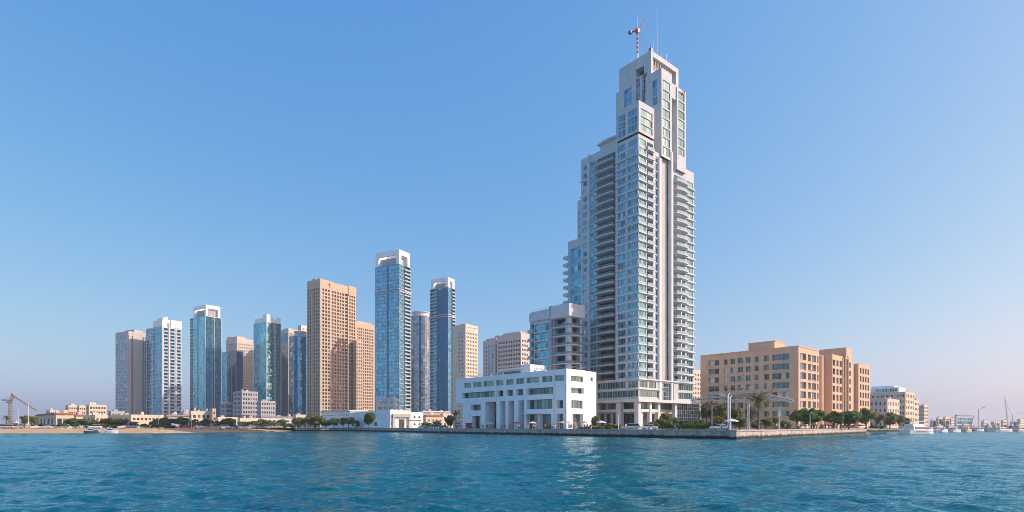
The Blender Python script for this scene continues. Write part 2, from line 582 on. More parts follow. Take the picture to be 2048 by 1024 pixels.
def simple(name, label, cat, xl, xc, xr, yt, Y, phi, L, R, fh, wall='beige', glass='bglass', z0=0.0, ztop_floors=None, group=None, zlo=0.0, par=0.6, z=GZ):
    """a block whose faces are split along their length: (f0, f1, kind, options), 0 at the near corner"""
    b = Bld(name, label, cat, xc, Y, phi, group, z)
    W, D, zt = b.x(xr), b.y(xl), b.z(yt)
    zf = ztop_floors if ztop_floors is not None else zt - 1.0
    if zf < 0:
        zf = zt + zf
    nf = max(1, int(round((zf - zlo) / fh)))
    fh = (zf - zlo) / nf
    mb = MB()
    op = {'R': [], 'L': []}
    for face, segs, ln in (('R', R, W), ('L', L, D)):
        for seg in segs:
            f0, f1, kind = seg[:3]
            o = seg[3] if len(seg) > 3 else {}
            a, e = f0 * ln, f1 * ln
            za, zb_ = zlo + o.get('lo', 0) * (zf - zlo), zlo + o.get('hi', 1) * (zf - zlo)
            k0, k1 = int(round((za - zlo) / fh)), int(round((zb_ - zlo) / fh))
            if kind == 'p':
                n, wf, hf = o.get('n', 4), o.get('wf', 0.55), o.get('hf', 0.5)
                cw = (e - a) / n
                for k in range(k0, k1):
                    for i in range(n):
                        s0 = a + cw * (i + 0.5 - wf / 2)
                        zz = zlo + k * fh + fh * (0.5 - hf / 2) + 0.15
                        op[face].append(b.win(face, 0, s0, s0 + cw * wf, zz, zz + fh * hf, o.get('dep', 0.3), o.get('nv', 1), 1, o.get('glass', glass), o.get('frame', 'frame'), o.get('fw', 0.09)))
            elif kind == 'g':
                op[face].append((a, e, za, zb_, 0.15))
                b.curtain(face, 0, a, e, za, zb_, fh, o.get('pw', 1.8), o.get('glass', glass), o.get('mull', 'dframe'), band=o.get('band', 0), bmat=o.get('bmat'), bproud=o.get('bp', 0.12), mw=o.get('mw', 0.1))
            elif kind == 'b':
                op[face].append((a, e, za, zb_, 1.8))
                b.curtain(face, 0, a, e, za, zb_, fh, 2.4, o.get('glass', glass), 'dframe', dep=1.8, name='recessed_glazing')
                for k in range(k0, k1):
                    b.balcony(face, 0, a - o.get('over', 0), e + o.get('over', 0), zlo + k * fh + 0.2, o.get('pr', 1.0), 0.4, o.get('rail', 0.9), o.get('bulge', 0), o.get('mat', 'trim'), o.get('rmat', 'rail'), back=1.7 if not o.get('over') else 0.05)
            elif kind == 's':
                fbox(mb, face, 0, a, e, za, zb_ + o.get('ext', 0), -o.get('pr', 0.5), 0.02, 0)
    b.block(mb, 0, W, 0, D, 0, zt, op['R'], op['L'], par=par)
    b.add(mb, 'wall', [wall])
    b.W, b.D, b.zt, b.zf, b.fh = W, D, zt, zf, fh
    return b

def roof_plant(b, items, mat='midgrey', name='roof_unit'):
    for (x0, x1, y0, y1, h) in items:
        mb = MB()
        mb.box(x0, x1, y0, y1, b.zt - 0.6, b.zt + h)
        mb.box(x0 - .15, x1 + .15, y0 - .15, y1 + .15, b.zt + h, b.zt + h + .25)
        b.add(mb, name, [mat])
# ------------------------------------------------------------------ water
def water_y(py):
    return HC * F / (py - HY)

def make_water():
    rng = np.random.default_rng(3)
    t = NT('sea_water')
    pos = t.pos((1, 1.0, 1))
    n1 = t.noise(t.pos((0.5, 1.0, 1)), 2.0, 4, 0.62)
    n2 = t.noise(t.pos((0.6, 1.0, 1)), 7, 3, 0.6)
    n3 = t.noise(t.pos((0.5, 1.0, 1)), 0.16, 3, 0.6)
    h = t.math('ADD', t.math('ADD', t.math('MULTIPLY', n1, 0.13), t.math('MULTIPLY', n2, 0.045)), t.math('MULTIPLY', n3, 0.35))
    bp = t.n('Bump')
    t.l(t.math('ADD', 0.15, t.math('MULTIPLY', t.noise(t.pos((0.35, 1, 1)), 0.045, 3), 1.5), True), bp.inputs['Strength'])
    bp.inputs['Distance'].default_value = 1.0
    t.l(h, bp.inputs['Height'])
    big = t.noise(t.pos((0.5, 1, 1)), 0.03, 3)
    c = t.ramp(big, [(0.35, (0.001, 0.080, 0.115)), (0.65, (0.001, 0.132, 0.172))])
    t.t.nodes.remove(t.p)
    df = t.n('BsdfDiffuse')
    t.l(c, df.inputs['Color'])
    t.l(bp.outputs[0], df.inputs['Normal'])
    gl = t.n('BsdfGlossy')
    gl.inputs['Color'].default_value = (0.64, 0.90, 1.0, 1)
    gl.inputs['Roughness'].default_value = 0.06
    t.l(bp.outputs[0], gl.inputs['Normal'])
    fr = t.n('Fresnel')
    fr.inputs['IOR'].default_value = 1.33
    t.l(bp.outputs[0], fr.inputs['Normal'])
    mx = t.n('MixShader')
    t.l(t.math('MULTIPLY', fr.outputs[0], 0.92), mx.inputs[0])
    t.l(df.outputs[0], mx.inputs[1])
    t.l(gl.outputs[0], mx.inputs[2])
    t.l(mx.outputs[0], t.out.inputs[0])
    ny, nx = 640, 620
    Y = np.concatenate([np.geomspace(8, 420, 560), np.geomspace(424, 9000, 80)])
    T = np.linspace(-1.5, 1.5, nx)
    yy, tt = np.meshgrid(Y, T, indexing='ij')
    xx = tt * yy
    zz = np.zeros_like(xx)
    dy = np.gradient(Y)[:, None]
    dx = (T[1] - T[0]) * Y[:, None]
    cell = np.maximum(dy * 0.55, dx)
    for i in range(110):
        lam = 0.45 * (5.5 / 0.45) ** rng.random()
        th = rng.normal(math.radians(250), math.radians(32))
        k = 2 * math.pi / lam
        amp = 0.0040 * lam ** 0.9 * (0.5 + rng.random())
        ph = rng.random() * 6.283
        f = np.clip((lam / cell - 2.5) / 3, 0, 1)
        arg = k * (xx * math.cos(th) + yy * math.sin(th)) + ph
        s = np.sin(arg)
        zz += amp * f * (s + 0.22 * np.cos(2 * arg))
    v = np.stack([xx, yy, zz], -1).reshape(-1, 3)
    idx = np.arange(ny * nx).reshape(ny, nx)
    f = np.stack([idx[:-1, :-1], idx[:-1, 1:], idx[1:, 1:], idx[1:, :-1]], -1).reshape(-1, 4)
    # the open sea behind and beside the viewer, one sheet just under the waves
    ext = np.array([[-14000, -9000, -0.45], [14000, -9000, -0.45], [14000, 9, -0.45], [-14000, 9, -0.45],
                    [-13.4, 9, -0.45], [-13400, 8990, -0.45], [-14000, 8990, -0.45], [-14000, 9, -0.45],
                    [13.4, 9, -0.45], [14000, 9, -0.45], [14000, 8990, -0.45], [13400, 8990, -0.45]])
    n = len(v)
    fl = [tuple(q) for q in f.tolist()] + [(n, n + 1, n + 2, n + 3), (n + 7, n + 4, n + 5, n + 6), (n + 8, n + 9, n + 10, n + 11)]
    me = bpy.data.meshes.new('water')
    me.from_pydata(np.vstack([v, ext]).tolist(), [], fl)
    me.polygons.foreach_set('use_smooth', [True] * len(fl))
    me.materials.append(t.m)
    me.update()
    o = link('water', me)
    tag(o, 'choppy blue green sea in front of the quay and beach', 'water', kind='structure')
make_water()

# ------------------------------------------------------------------ land
def wp(px, py):
    Y = water_y(py)
    return ((px - HX) / F * Y, Y)

QC = (44.9, 114.0)                      # quay corner
def quay_at(px):                        # point of the long quay edge seen at this column
    t = (px - HX) / F
    Y = (QC[0] + 0.63 * QC[1]) / (0.63 + t)
    return (t * Y, Y)
QR = (142.0, 228.0)                     # end of the short lit quay
QL = quay_at(700)
BE = wp(590, 862.0)
beach_line = [wp(-900, 869.5), wp(-300, 867.5), wp(0, 866.4), wp(150, 866.2), wp(300, 866.0), wp(400, 865.2), wp(480, 864.4), wp(540, 863.4), BE]
right_line = [(172, 300), (245, 322), (420, 340), (900, 380), (3000, 600)]

def inland(pts, d):
    out = []
    for i, p in enumerate(pts):
        a, b = pts[max(0, i - 1)], pts[min(len(pts) - 1, i + 1)]
        dx, dy = b[0] - a[0], b[1] - a[1]
        l = math.hypot(dx, dy)
        out.append((p[0] - dy / l * d, p[1] + dx / l * d))
    return out
beach_top = inland(beach_line, 15)
beach_top[-1] = (BE[0] - 2, BE[1] + 6)

def sheet(name, pts, z, mat, label, cat):
    me = bpy.data.meshes.new(name)
    me.from_pydata([(p[0], p[1], z) for p in pts], [], [tuple(range(len(pts)))])
    me.materials.append(mat)
    me.update()
    o = link(name, me)
    tag(o, label, cat, kind='structure')
    return o

gm = wallmat('dusty_ground', (0.34, 0.29, 0.23), 0.2)
pav = wallmat('pale_paving', (0.46, 0.42, 0.37), 0.12)
sandm = wallmat('sand', (0.58, 0.37, 0.19), 0.16, 0.95)
asp = wallmat('asphalt', (0.06, 0.06, 0.062), 0.15)
land = beach_top + [BE, QL, QC, QR] + right_line + [(13000, 3000), (13000, 8900), (-13000, 8900), (-13000, 300)]
sheet('ground', land, GZ, gm, 'dusty level ground under the city behind the waterfront', 'ground')

def beach():
    mb = MB()
    rows = [(0.0, -0.5), (1.2, 0.12), (5, 0.6), (10, 1.15), (15.5, GZ + 0.12)]
    lines = []
    r = random.Random(4)
    for k, (d, z) in enumerate(rows):
        dense = []
        pts = inland(beach_line, d) if d else beach_line
        for a, b in zip(pts[:-1], pts[1:]):
            for i in range(10):
                t = i / 10
                dense.append((a[0] + (b[0] - a[0]) * t, a[1] + (b[1] - a[1]) * t + r.uniform(-.6, .6), z + r.uniform(-.1, .1) * (k > 0)))
        dense.append((*pts[-1], z))
        lines.append(dense)
    for l0, l1 in zip(lines[:-1], lines[1:]):
        for i in range(len(l0) - 1):
            mb.quad(l0[i], l0[i + 1], l1[i + 1], l1[i])
    o = mb.build('beach', [sandm])
    tag(o, 'narrow strip of orange tan sand along the left shore', 'beach', kind='structure')
beach()

qm = NT('quay_concrete')
g = qm.n('NewGeometry')
sp = qm.n('SeparateXYZ')
qm.l(g.outputs['Position'], sp.inputs[0])
wob = qm.math('MULTIPLY', qm.math('SUBTRACT', qm.noise(qm.pos((1, 1, .3)), 0.5, 4), 0.5), 0.9)
zz = qm.math('ADD', sp.outputs['Z'], wob)
base = qm.ramp(qm.noise(qm.pos((1, 1, .2)), 0.7, 5), [(0.3, (0.27, 0.245, 0.21)), (0.5, (0.46, 0.42, 0.36)), (0.7, (0.56, 0.51, 0.43))])
wet = qm.ramp(qm.math('MULTIPLY', zz, 1.0), [(0.50, (0.05, 0.045, 0.035)), (0.70, (0.75, 0.72, 0.66)), (0.9, (1, 1, 1))])
mxq = qm.n('MixRGB', blend_type='MULTIPLY')
mxq.inputs[0].default_value = 1
qm.l(base, mxq.inputs[1])
qm.l(wet, mxq.inputs[2])
qm.l(mxq.outputs[0], qm.p.inputs['Base Color'])
qm.p.inputs['Roughness'].default_value = 0.85

def wall_run(name, a, b, label, mats, top=GZ + 0.25, th=1.2, panel=4.5, joint=True):
    """a quay wall built of panels with open joints, and a coping"""
    a, b = Vector(a), Vector(b)
    d = b - a
    ln = d.length
    ang = math.atan2(d.y, d.x)
    root = empty(name, (a.x, a.y, 0), ang)
    tag(root, label, 'quay wall')
    mb = MB()
    n = max(1, int(ln / panel))
    r = random.Random(len(label))
    for i in range(n):
        x0, x1 = ln * i / n + 0.03, ln * (i + 1) / n - 0.03
        o = r.uniform(0, 0.05)
        mb.box(x0, x1, o, th, -1.5, top - 0.3)
    mb.box(0.01, ln - 0.01, 0.10, th - 0.01, -1.5, top - 0.31)
    mb.build('wall_panel', [mats[0]], root)
    mc = MB()
    mc.box(-0.05, ln + 0.05, -0.14, th + 0.1, top - 0.296, top)
    mc.build('coping', [mats[1]], root)
    return root
wall_run('quay_wall', QL, QC, 'long grey concrete quay wall in shade below the white building and tower', [qm.m, 'concrete'])
wall_run('quay_wall', QC, QR, 'sunlit tan concrete quay wall running right from the sharp corner', [qm.m, 'concrete'])
wall_run('quay_wall', BE, QL, 'low dark quay wall between the sand beach and the long quay', [qm.m, 'concrete'])
wall_run('quay_wall', QR, right_line[0], 'short end wall of the quay beside the marina', [qm.m, 'concrete'])
wall_run('jetty', right_line[0], right_line[1], 'low dark jetty edge behind the white motor yacht', [qm.m, 'concrete'], top=GZ + .1)
wall_run('jetty', right_line[1], right_line[2], 'far dark jetty edge under the pale boats at far right', [qm.m, 'concrete'], top=GZ + .1)
wall_run('jetty', right_line[2], right_line[3], 'farthest jetty edge running out of the frame', [qm.m, 'concrete'], top=GZ + .1)

# paved promenade and the road behind it
def offset_line(p, q, d):
    dx, dy = q[0] - p[0], q[1] - p[1]
    l = math.hypot(dx, dy)
    return (p[0] - dy / l * d, p[1] + dx / l * d), (q[0] - dy / l * d, q[1] + dx / l * d)
def hit(d):                             # where a line d behind the quay meets the inset end wall
    p, q = offset_line(QL, QC, d)
    r, s = offset_line(QC, QR, 1.3)
    a, b = (q[0] - p[0], q[1] - p[1]), (s[0] - r[0], s[1] - r[1])
    t = ((r[0] - p[0]) * b[1] - (r[1] - p[1]) * b[0]) / (a[0] * b[1] - a[1] * b[0])
    return p, (p[0] + a[0] * t, p[1] + a[1] * t)
(pa, pb), (pc, pd), (pe, pf), (pg, ph) = hit(1.25), hit(14), hit(14.5), hit(22)
sheet('promenade', [pa, pb, pd, pc], GZ + 0.012, pav, 'pale paved promenade along the top of the quay', 'promenade')
sheet('road', [pe, pf, ph, pg], GZ + 0.008, asp, 'narrow asphalt road behind the promenade', 'road')
bt = inland(beach_line[1:], 17)
bu = inland(beach_line[1:], 24)
sheet('shore_road', bt[:-1] + bu[:-1][::-1], GZ + 0.008, asp, 'asphalt shore road behind the beach', 'road')
# ------------------------------------------------------------------ the tall residential tower
def main_tower():
    T = Bld('residential_tower', 'very tall pale stepped residential tower with teal windows and a red and white roof mast', 'skyscraper', 1277, 225, 40)
    zb = T.z(757)
    NF = 28
    FH = (T.z(272.6) - zb) / NF
    xA, yA = T.x(1308), T.y(1232)
    W, MAT = MB(), ['tower']
    G = dict(glass='tglass')
    # --- front shaft
    oR, oL = [], []
    zA = T.z(267)
    for k in range(NF):
        z = zb + k * FH
        a, b = T.Ls(1235.5, 1250.5)
        oL.append(T.win('L', 0, a, b, z + 0.6, z + 3.05, 0.3, 3, 1, 'tglass', 'frame', .1))
        a, b = T.Ls(1255.5, 1263)
        if k < 26:
            oL.append(T.win('L', 0, a, b, z + .6, z + 3.0, 0.3, 1, 1, 'tglass', 'frame', .1))
            a, b = T.Ls(1264.5, 1276.4)
        else:
            a, b = T.Ls(1256.5, 1274)
        oL.append(T.win('L', 0, a, b, z + 0.6, z + 3.05, 0.2, 3, 1, 'tglass', 'frame', .1))
        a, b = T.Rs(1278, 1291.5)
        oR.append(T.win('R', 0, a, b, z + 0.75, z + 3.05, 0.2, 3, 1, 'rglass', 'frame', .1))
        a, b = T.Rs(1293.5, 1306.5)
        oR.append((a, b, z + 0.1, z + 3.05, 2.0))
        T.win('R', 0, a, b, z + 0.1, z + 3.05, 2.0, 3, 1, 'bglass', 'frame', .12)
        if k > 0 or True:
            T.balcony('R', 0, a - .3, b + .1, z + 0.12, 0.75, 0.32, 1.0, 0, back=1.9)
    T.block(W, 0, xA, 0, yA, zb, zA, oR, oL)
    # floor bands wrapping the corner, each with a glass balustrade strip
    for k in range(0, 27):
        z = zb + k * FH
        mb = MB()
        p = 0.55
        xe = T.x(1292.5)
        ye = yA - 0.02
        mb.prism([(xe, 0.01), (0.01, 0.01), (0.01, ye), (-p, ye), (-p, -p), (xe, -p)], z - 0.22, z + 0.20)
        o = mb.build('floor_band', ['trim'], T.root)
        mg = MB()
        mg.ring([(-p + .1, ye * .62), (-p + .1, -p + .1), (xe, -p + .1)], z + 0.203, z + 1.0, 0.05)
        mg.build('balustrade', ['rail'], o)
    # neck and projecting front box
    z0, z1 = T.z(264.5), T.z(202)
    W.box(0.9, xA - .9, 0.9, yA - .9, zA - 0.5, z0, 0)
    xi, yi = T.x(1308.5, -.5), T.y(1233, -.5)
    oR, oL = [], []
    rows = [(T.z(260) + (T.z(214) - T.z(260)) * i / 3) for i in range(4)]
    for i in range(3):
        a, b = T.Rs(1281.5, 1305, -.5)
        oR.append(T.win('R', -.5, a, b, rows[i] + .18, rows[i + 1] - .18, 0.3, 5, 1, 'rglass', 'frame', .12))
        for q in ((1236.5, 1250), (1256, 1274)):
            a, b = T.Ls(*q, -.5)
            oL.append(T.win('L', -.5, a, b, rows[i] + .18, rows[i + 1] - .18, 0.3, 3, 2 if i == 1 else 1, 'tglass', 'frame', .12))
    T.block(W, -.5, xi, -.5, yi, z0, z1, oR, oL, par=1.0)
    # --- infill column between shaft and recess
    xB = T.x(1323)
    zB = T.z(300, xA, .7)
    oR = []
    for k in range(NF - 1):
        z = zb + k * FH
        a, b = T.Rs(1311, 1318, .7)
        oR.append(T.win('R', .7, a, b, z + 0.75, z + 3.0, 0.25, 2, 1, 'rglass', 'frame', .1))
    T.block(W, xA + .003, xB, .7, 9, zb, zB, oR, [])
    pil = MB()
    a, b = T.Rs(1319, 1323.5, -.3)
    pil.box(a, b, -.3, 2.5, T.z(802), T.z(318, xB, 0))
    a, b = T.Rs(1343, 1346.5, -.3)
    pil.box(a, b, -.3, 1.2, T.z(802), T.z(305, b, 0))
    a, b = T.Rs(1308, 1310.5, .3)
    pil.box(a, b, .3, .695, zb, zB - 2)
    T.add(pil, 'pilaster', ['trim'])
    # small bands on the infill column
    for k in range(1, 27):
        z = zb + k * FH
        mb = MB()
        a, b = T.Rs(1310.6, 1318.8, .4)
        mb.box(a, b, .3, .72, z - .15, z + .2)
        T.add(mb, 'floor_band', ['trim'])
    # --- recess with glass strip
    xR = T.x(1344)
    yr = 1.5
    a, b = T.Rs(1334, 1343, yr)
    zr = T.z(312, xB, yr)
    W2 = MB()
    facade(W2, 'R', yr, xB, xR + 2.5, T.z(757), zr, [(a, b, zb, zr - 1, .2)], 0)
    T.add(W2, 'recess_wall', ['stone'])
    T.curtain('R', yr, a, b, zb, zr - 1, FH, 1.1, 'tglass', 'frame', dep=.2, name='stair_glazing', mw=.12)
    # --- right wing
    y0 = 1.2
    x0, x1 = T.x(1346, y0), T.x(1387.5, y0)
    zR = T.z(346, x1, y0)
    nR = int((zR - 1.2 - zb) / FH)
    oR = []
    for k in range(nR):
        z = zb + k * FH
        a, b = T.Rs(1347.5, 1370.5, y0)
        oR.append((a, b, z + .1, z + 3.05, 2.2))
        T.win('R', y0, a, b, z + .1, z + 3.05, 2.2, 4, 1, 'bglass', 'frame', .12)
        T.balcony('R', y0, a - .2, b + .2, z + .12, 1.7, .34, 1.0, .6, back=2.1)
        c, d = T.Rs(1373.5, 1385.5, y0)
        oR.append(T.win('R', y0, c, d, z + .7, z + 3.0, .25, 3, 1, 'rglass', 'frame', .1))
        mb = MB()
        mb.box(T.x(1372, y0), x1 + .5, y0 - .6, y0 + .02, z - .2, z + .22)
        mb.box(x1 - .02, x1 + .5, y0 + .03, y0 + 9, z - .2, z + .215)
        T.add(mb, 'floor_band', ['trim'])
    T.block(W, x0, x1, y0, y0 + 18, zb, zR, oR, [])
    fin = MB()
    a, b = T.Rs(1361.5, 1363.2, -.2)
    fin.box(a, b, -.4, y0 + .1, zb, zb + 13 * FH)
    T.add(fin, 'pilaster', ['trim'])
    # --- projecting core, lower block under the crown
    yg = 8.0
    xD = xB
    zD0, zD1 = T.z(312, xD, 0), T.z(135, xD, 0)
    oR, oL = [], []
    h = (T.z(155, xD, 0) - T.z(308, xD, 0)) / 8
    for i in range(8):
        z = T.z(308, xD, 0) + i * h
        a, b = T.Rs(1326, 1340)
        oR.append(T.win('R', 0, a, b, z + .25, z + h - .3, .3, 4, 1, 'rglass', 'frame', .12))
    a, b = T.Ls(1305, 1314, xD)
    zq = T.z(208, xD, a)
    oL.append(T.win('L', xD, a, b, zq, zq + 3.4, .3, 2, 1, 'tglass', 'frame', .12))
    oL.append(T.win('L', xD, a, b, zq + 4.0, zq + 10.6, .3, 2, 2, 'tglass', 'frame', .12))
    T.block(W, xD, xR, 0, yg, zD0, zD1, oR, oL)
    # --- recess with loggias, and the outer pier
    xE0, xE1 = T.x(1354), T.x(1372)
    zE = T.z(185, xE1, 0)
    oR = []
    for i in range(8):
        z = T.z(318, xE1, 0) + i * h
        a, b = T.Rs(1356.5, 1369)
        if z + h < zE - 1:
            oR.append(T.win('R', 0, a, b, z + .25, z + h - .3, .3, 3, 1, 'rglass', 'frame', .12))
    T.block(W, xE0, xE1, 0, 17, zR - 3, zE, oR, [])
    zr1 = T.z(198, xE0, 0)
    oR = []
    for i in range(7):
        z = T.z(316, xE0, 0) + i * h
        a, b = T.Rs(1345, 1353.5, 2.5)
        oR.append(T.win('R', 2.5, a, b, z + .6, z + h - .3, .25, 2, 1, 'bglass', 'frame', .12))
        if i % 2 == 0:
            T.balcony('R', 2.5, a, b, z + .1, 1.6, .3, .9)
    facade(W, 'R', 2.5, xR, xE0, zR - 3, zr1, oR, 0)
    facade(W, 'R', 0.4, xR, xE0, zr1, zE - .4, [], 0)
    W.box(xR, xE0, 0.405, 6, zr1 - .4, zr1, 0)
    # --- crown
    xg = T.x(1302, yg)
    xG1, yG1 = T.x(1357, yg), T.y(1238, xg)
    zG = T.z(100, xg, yg)
    oR, oL = [], []
    a, b = T.Rs(1306, 1352, yg)
    oR.append((a, b, T.z(138, xg, yg), T.z(110, xg, yg), 3.0))
    def Lz(px, py):
        return T.z(py, xg, T.y(px, xg))
    a, b = T.Ls(1271.5, 1288, xg)
    oL.append((a, b, Lz(1280, 152), Lz(1280, 135), 3.0))
    a2, b2 = T.Ls(1271.5, 1279.5, xg)
    z0_, z1_ = Lz(1275, 203), Lz(1275, 157)
    oL.append(T.win('L', xg, a2, b2, z0_, z1_, .5, 2, 5, 'bglass', 'frame', .15))
    a2, b2 = T.Ls(1284, 1294, xg)
    oL.append(T.win('L', xg, a2, b2, z0_ - 1.5, z1_ + .5, 1.0, 2, 6, 'bglass', 'frame', .15))
    a2, b2 = T.Ls(1248, 1263, xg)
    oL.append(T.win('L', xg, a2, b2, Lz(1255, 212), Lz(1255, 178), .4, 3, 4, 'tglass', 'frame', .12))
    T.block(W, xg, xG1, yg, yG1, zD0, zG, oR, oL, par=1.0)
    lou = MB()
    a, b = T.Rs(1306, 1352, yg)
    n = 14
    for i in range(n):
        s = a + (b - a) * (i + .5) / n
        lou.box(s - .12, s + .12, yg + .9, yg + 1.3, T.z(138, xg, yg), T.z(110, xg, yg))
    lou.box(a, b, yg + 2.0, yg + 2.2, T.z(138, xg, yg), T.z(116, xg, yg), 1)
    T.add(lou, 'roof_louvre', ['beige', 'stone'])
    # shoulders either side of the crown
    ysh = T.y(1232, xg + .5)
    T.block(W, xg + .5, xG1 - 2, yG1 - 1, ysh, zA - 5, T.z(187, xg + .5, ysh), [], [])
    # rear core carrying the crown down to the podium
    W.box(xA + .5, xE1 - 1, 9.2, yA + 8, zb, zD0 + 1, 0)
    # small red emblem on the right shoulder
    em = MB()
    ex, ez = T.x(1366), T.z(188, xE1, 0)
    em.tube([(ex + (.4 + .07 * k) * math.cos(k * .55), -.06, ez + (.4 + .07 * k) * math.sin(k * .55)) for k in range(14)], .13, 5)
    T.add(em, 'emblem', ['red'])
    # --- left block with the balcony stack
    xJ = 2.0
    yJ = T.y(1162, xJ)
    zJ = T.z(320, xJ, yJ)
    nJ = int((zJ - .6 - zb) / FH)
    oL = []
    zlo = zb - 3 * FH
    for k in range(0, nJ):
        z = zb + k * FH
        a, b = T.Ls(1166.5, 1174.5, xJ)
        oL.append(T.win('L', xJ, a, b, z + .9, z + 2.9, .25, 1, 1, 'tglass', 'frame', .1))
        a, b = T.Ls(1180.5, 1192, xJ)
        oL.append(T.win('L', xJ, a, b, z + .35, z + 3.25, .25, 2, 2, 'tglass', 'frame', .1))
        a, b = T.Ls(1194, 1230.5, xJ)
        oL.append((a, b, z + .1, z + 3.1, 2.6))
        T.win('L', xJ, a, b, z + .1, z + 3.1, 2.6, 4, 1, 'pglass', 'dframe', .15)
        T.balcony('L', xJ, a, b + .8, z + .14, 1.7, .42, .9, .35, rmat='crail', back=2.5)
        if k % 2 == 0:
            mb = MB()
            fbox(mb, 'L', xJ, T.y(1176.4, xJ), yJ + .6, z - .2, z + .15, -.5, .02)
            T.add(mb, 'floor_band', ['trim'])
    T.block(W, xJ, xJ + 16, yA + .003, yJ, T.z(801), zJ, [], oL)
    W.box(xJ + .3, xJ + 15, T.y(1190), yJ - .2, 0, T.z(801), 0)
    mb = MB()
    fbox(mb, 'L', xJ, *T.Ls(1176.5, 1179.3, xJ), zb, zJ + .5, -.45, .02)
    T.add(mb, 'pilaster', ['trim'])
    mb = MB()
    a, b = T.Ls(1196, 1230, xJ)
    mb.box(xJ + 1.5, xJ + 12, a, b, zJ - .6, zJ + 3.0)
    pts = [(xJ + 12.5, a - .3)] + [(xJ + .6 - .9 * math.sin(math.pi * i / 8), a + (b + 1 - a) * i / 8) for i in range(9)] + [(xJ + 12.5, b + 1)]
    mb.prism(pts, zJ + 3.0, zJ + 3.7)
    mb.box(xJ + 3, xJ + 9, a + 1, a + (b - a) * .6, zJ + 3.7, zJ + 4.8)
    T.add(mb, 'penthouse', ['trim'])
    # --- far left wings
    y1 = T.y(1155, 5)
    zK = T.z(402, 5, y1)
    oL = []
    for k in range(int((zK - 1 - zb) / FH)):
        z = zb + k * FH
        a, b = T.Ls(1157, 1161, 5)
        oL.append(T.win('L', 5, a, b, z + .9, z + 2.9, .25, 1, 1, 'tglass', 'frame', .1))
    T.block(W, 5, 16, yJ + .003, y1, 0, zK, [], oL)
    xM, yM = 4.2, T.y(1136, 4.2)
    zM = T.z(484, xM, yM)
    oL = []
    nM = int((zM - 3 - zb) / FH)
    a, b = T.Ls(1141, 1162.5, xM)
    oL.append((a, b, zb, zb + nM * FH, .2))
    T.curtain('L', xM, a, b, zb, zb + nM * FH, FH, 2.2, 'tglass', 'frame', dep=.2, mw=.14, name='wing_glazing')
    T.block(W, xM, 16, yJ + .5, yM, 0, zM, [], oL)
    for k in range(nM):
        T.balc_poly([(xM + 4, yM - .05), (xM - .6, yM - .05), (xM - .6, yM + 2.6), (xM + 4, yM + 2.6)], zb + k * FH + .1, .35, .9, 'trim', 'rail', 1e-5)
    # --- podium
    x1 = T.x(1386.5)
    y1 = T.y(1192.5)
    zs, zt = T.z(802), zb
    oL, oR = [], []
    for (r0, r1) in ((774.5, 760), (793.5, 779.5)):
        c, d = T.z(r0), T.z(r1)
        segL = ((1195, 1251), (1256, 1276)) if r0 < 780 else ((1195, 1276),)
        for q in segL:
            a, b = T.Ls(*q)
            oL.append(T.win('L', 0, a, b, c, d, .25, max(2, int((b - a) / 1.3)), 1, 'green', 'frame', .12))
        segR = ((1279, 1295), (1297.5, 1312)) if r0 < 780 else ((1279, 1318),)
        for q in segR + ((1357, 1385),):
            a, b = T.Rs(*q)
            oR.append(T.win('R', 0, a, b, c, d, .25, max(2, int((b - a) / 1.3)), 1, 'green', 'frame', .12))
    a, b = T.Rs(1325, 1348)
    oR.append(T.win('R', 0, a, b, T.z(798), T.z(762), .6, 5, 4, 'green', 'frame', .14))
    T.block(W, 0, x1, 0, y1, zs, zt - .25, oR, oL)
    for (py, p, h_, xe) in ((800.5, .9, 1.1, x1 + .4), (757.5, .7, .5, x1 + .4), (777, .35, .45, T.x(1319))):
        mb = MB()
        z = T.z(py)
        mb.prism([(xe, 0.012), (0.012, 0.012), (0.012, y1 - .02), (-p, y1 - .02), (-p, -p), (xe, -p)], z - h_ / 2, z + h_ / 2)
        T.add(mb, 'cornice', ['trim'])
    # --- ground colonnade
    for (face, p0, p1, dp) in (('L', 1232.5, 1241, 2.2), ('L', 1269, 1272.5, 1.2), ('R', 1299.5, 1303.5, 1.5), ('R', 1316.5, 1320.5, 1.5), ('R', 1350, 1354, 1.6)):
        mb = MB()
        a, b = (T.Ls if face == 'L' else T.Rs)(p0, p1, .4)
        fbox(mb, face, .4, a, b, 0, zs + .3, 0, dp)
        fbox(mb, face, .4, a - .15, b + .15, 0, .5, -.15, dp + .15)
        T.add(mb, 'column', ['trim'])
    mb = MB()
    mb.box(.1, 1.7, .1, 1.7, 0, zs + .3)
    mb.box(-.05, 1.85, -.05, 1.85, 0, .5)
    T.add(mb, 'column', ['trim'])
    mb = MB()
    mb.box(3.0, 4.0, 1.0, 2.0, 0, T.z(823))
    T.add(mb, 'column', ['trim'])
    mb = MB()
    zl0, zl1 = T.z(823.5), T.z(817.5)
    mb.prism([(T.x(1318), .6), (.6, .6), (.6, T.y(1246, .6)), (3.4, T.y(1246, .6)), (3.4, 3.4), (T.x(1318), 3.4)], zl0, zl1)
    T.add(mb, 'canopy_beam', ['trim'])
    oL, oR = [], []
    L4 = lambda a, b: T.Ls(a, b, 3.5)
    for q in ((1197, 1212), (1216, 1231), (1243, 1267)):
        a, b = L4(*q)
        oL.append(T.win('L', 3.5, a, b, T.z(816.5), T.z(804.5), .3, max(2, int((b - a) / 1.6)), 1, 'green', 'dframe', .12))
    for q in ((1200, 1208), (1213, 1221), (1226, 1231), (1244, 1268)):
        a, b = L4(*q)
        oL.append(T.win('L', 3.5, a, b, .1, T.z(826), .4, max(2, int((b - a) / 2.0)), 1, 'bglass', 'dframe', .15))
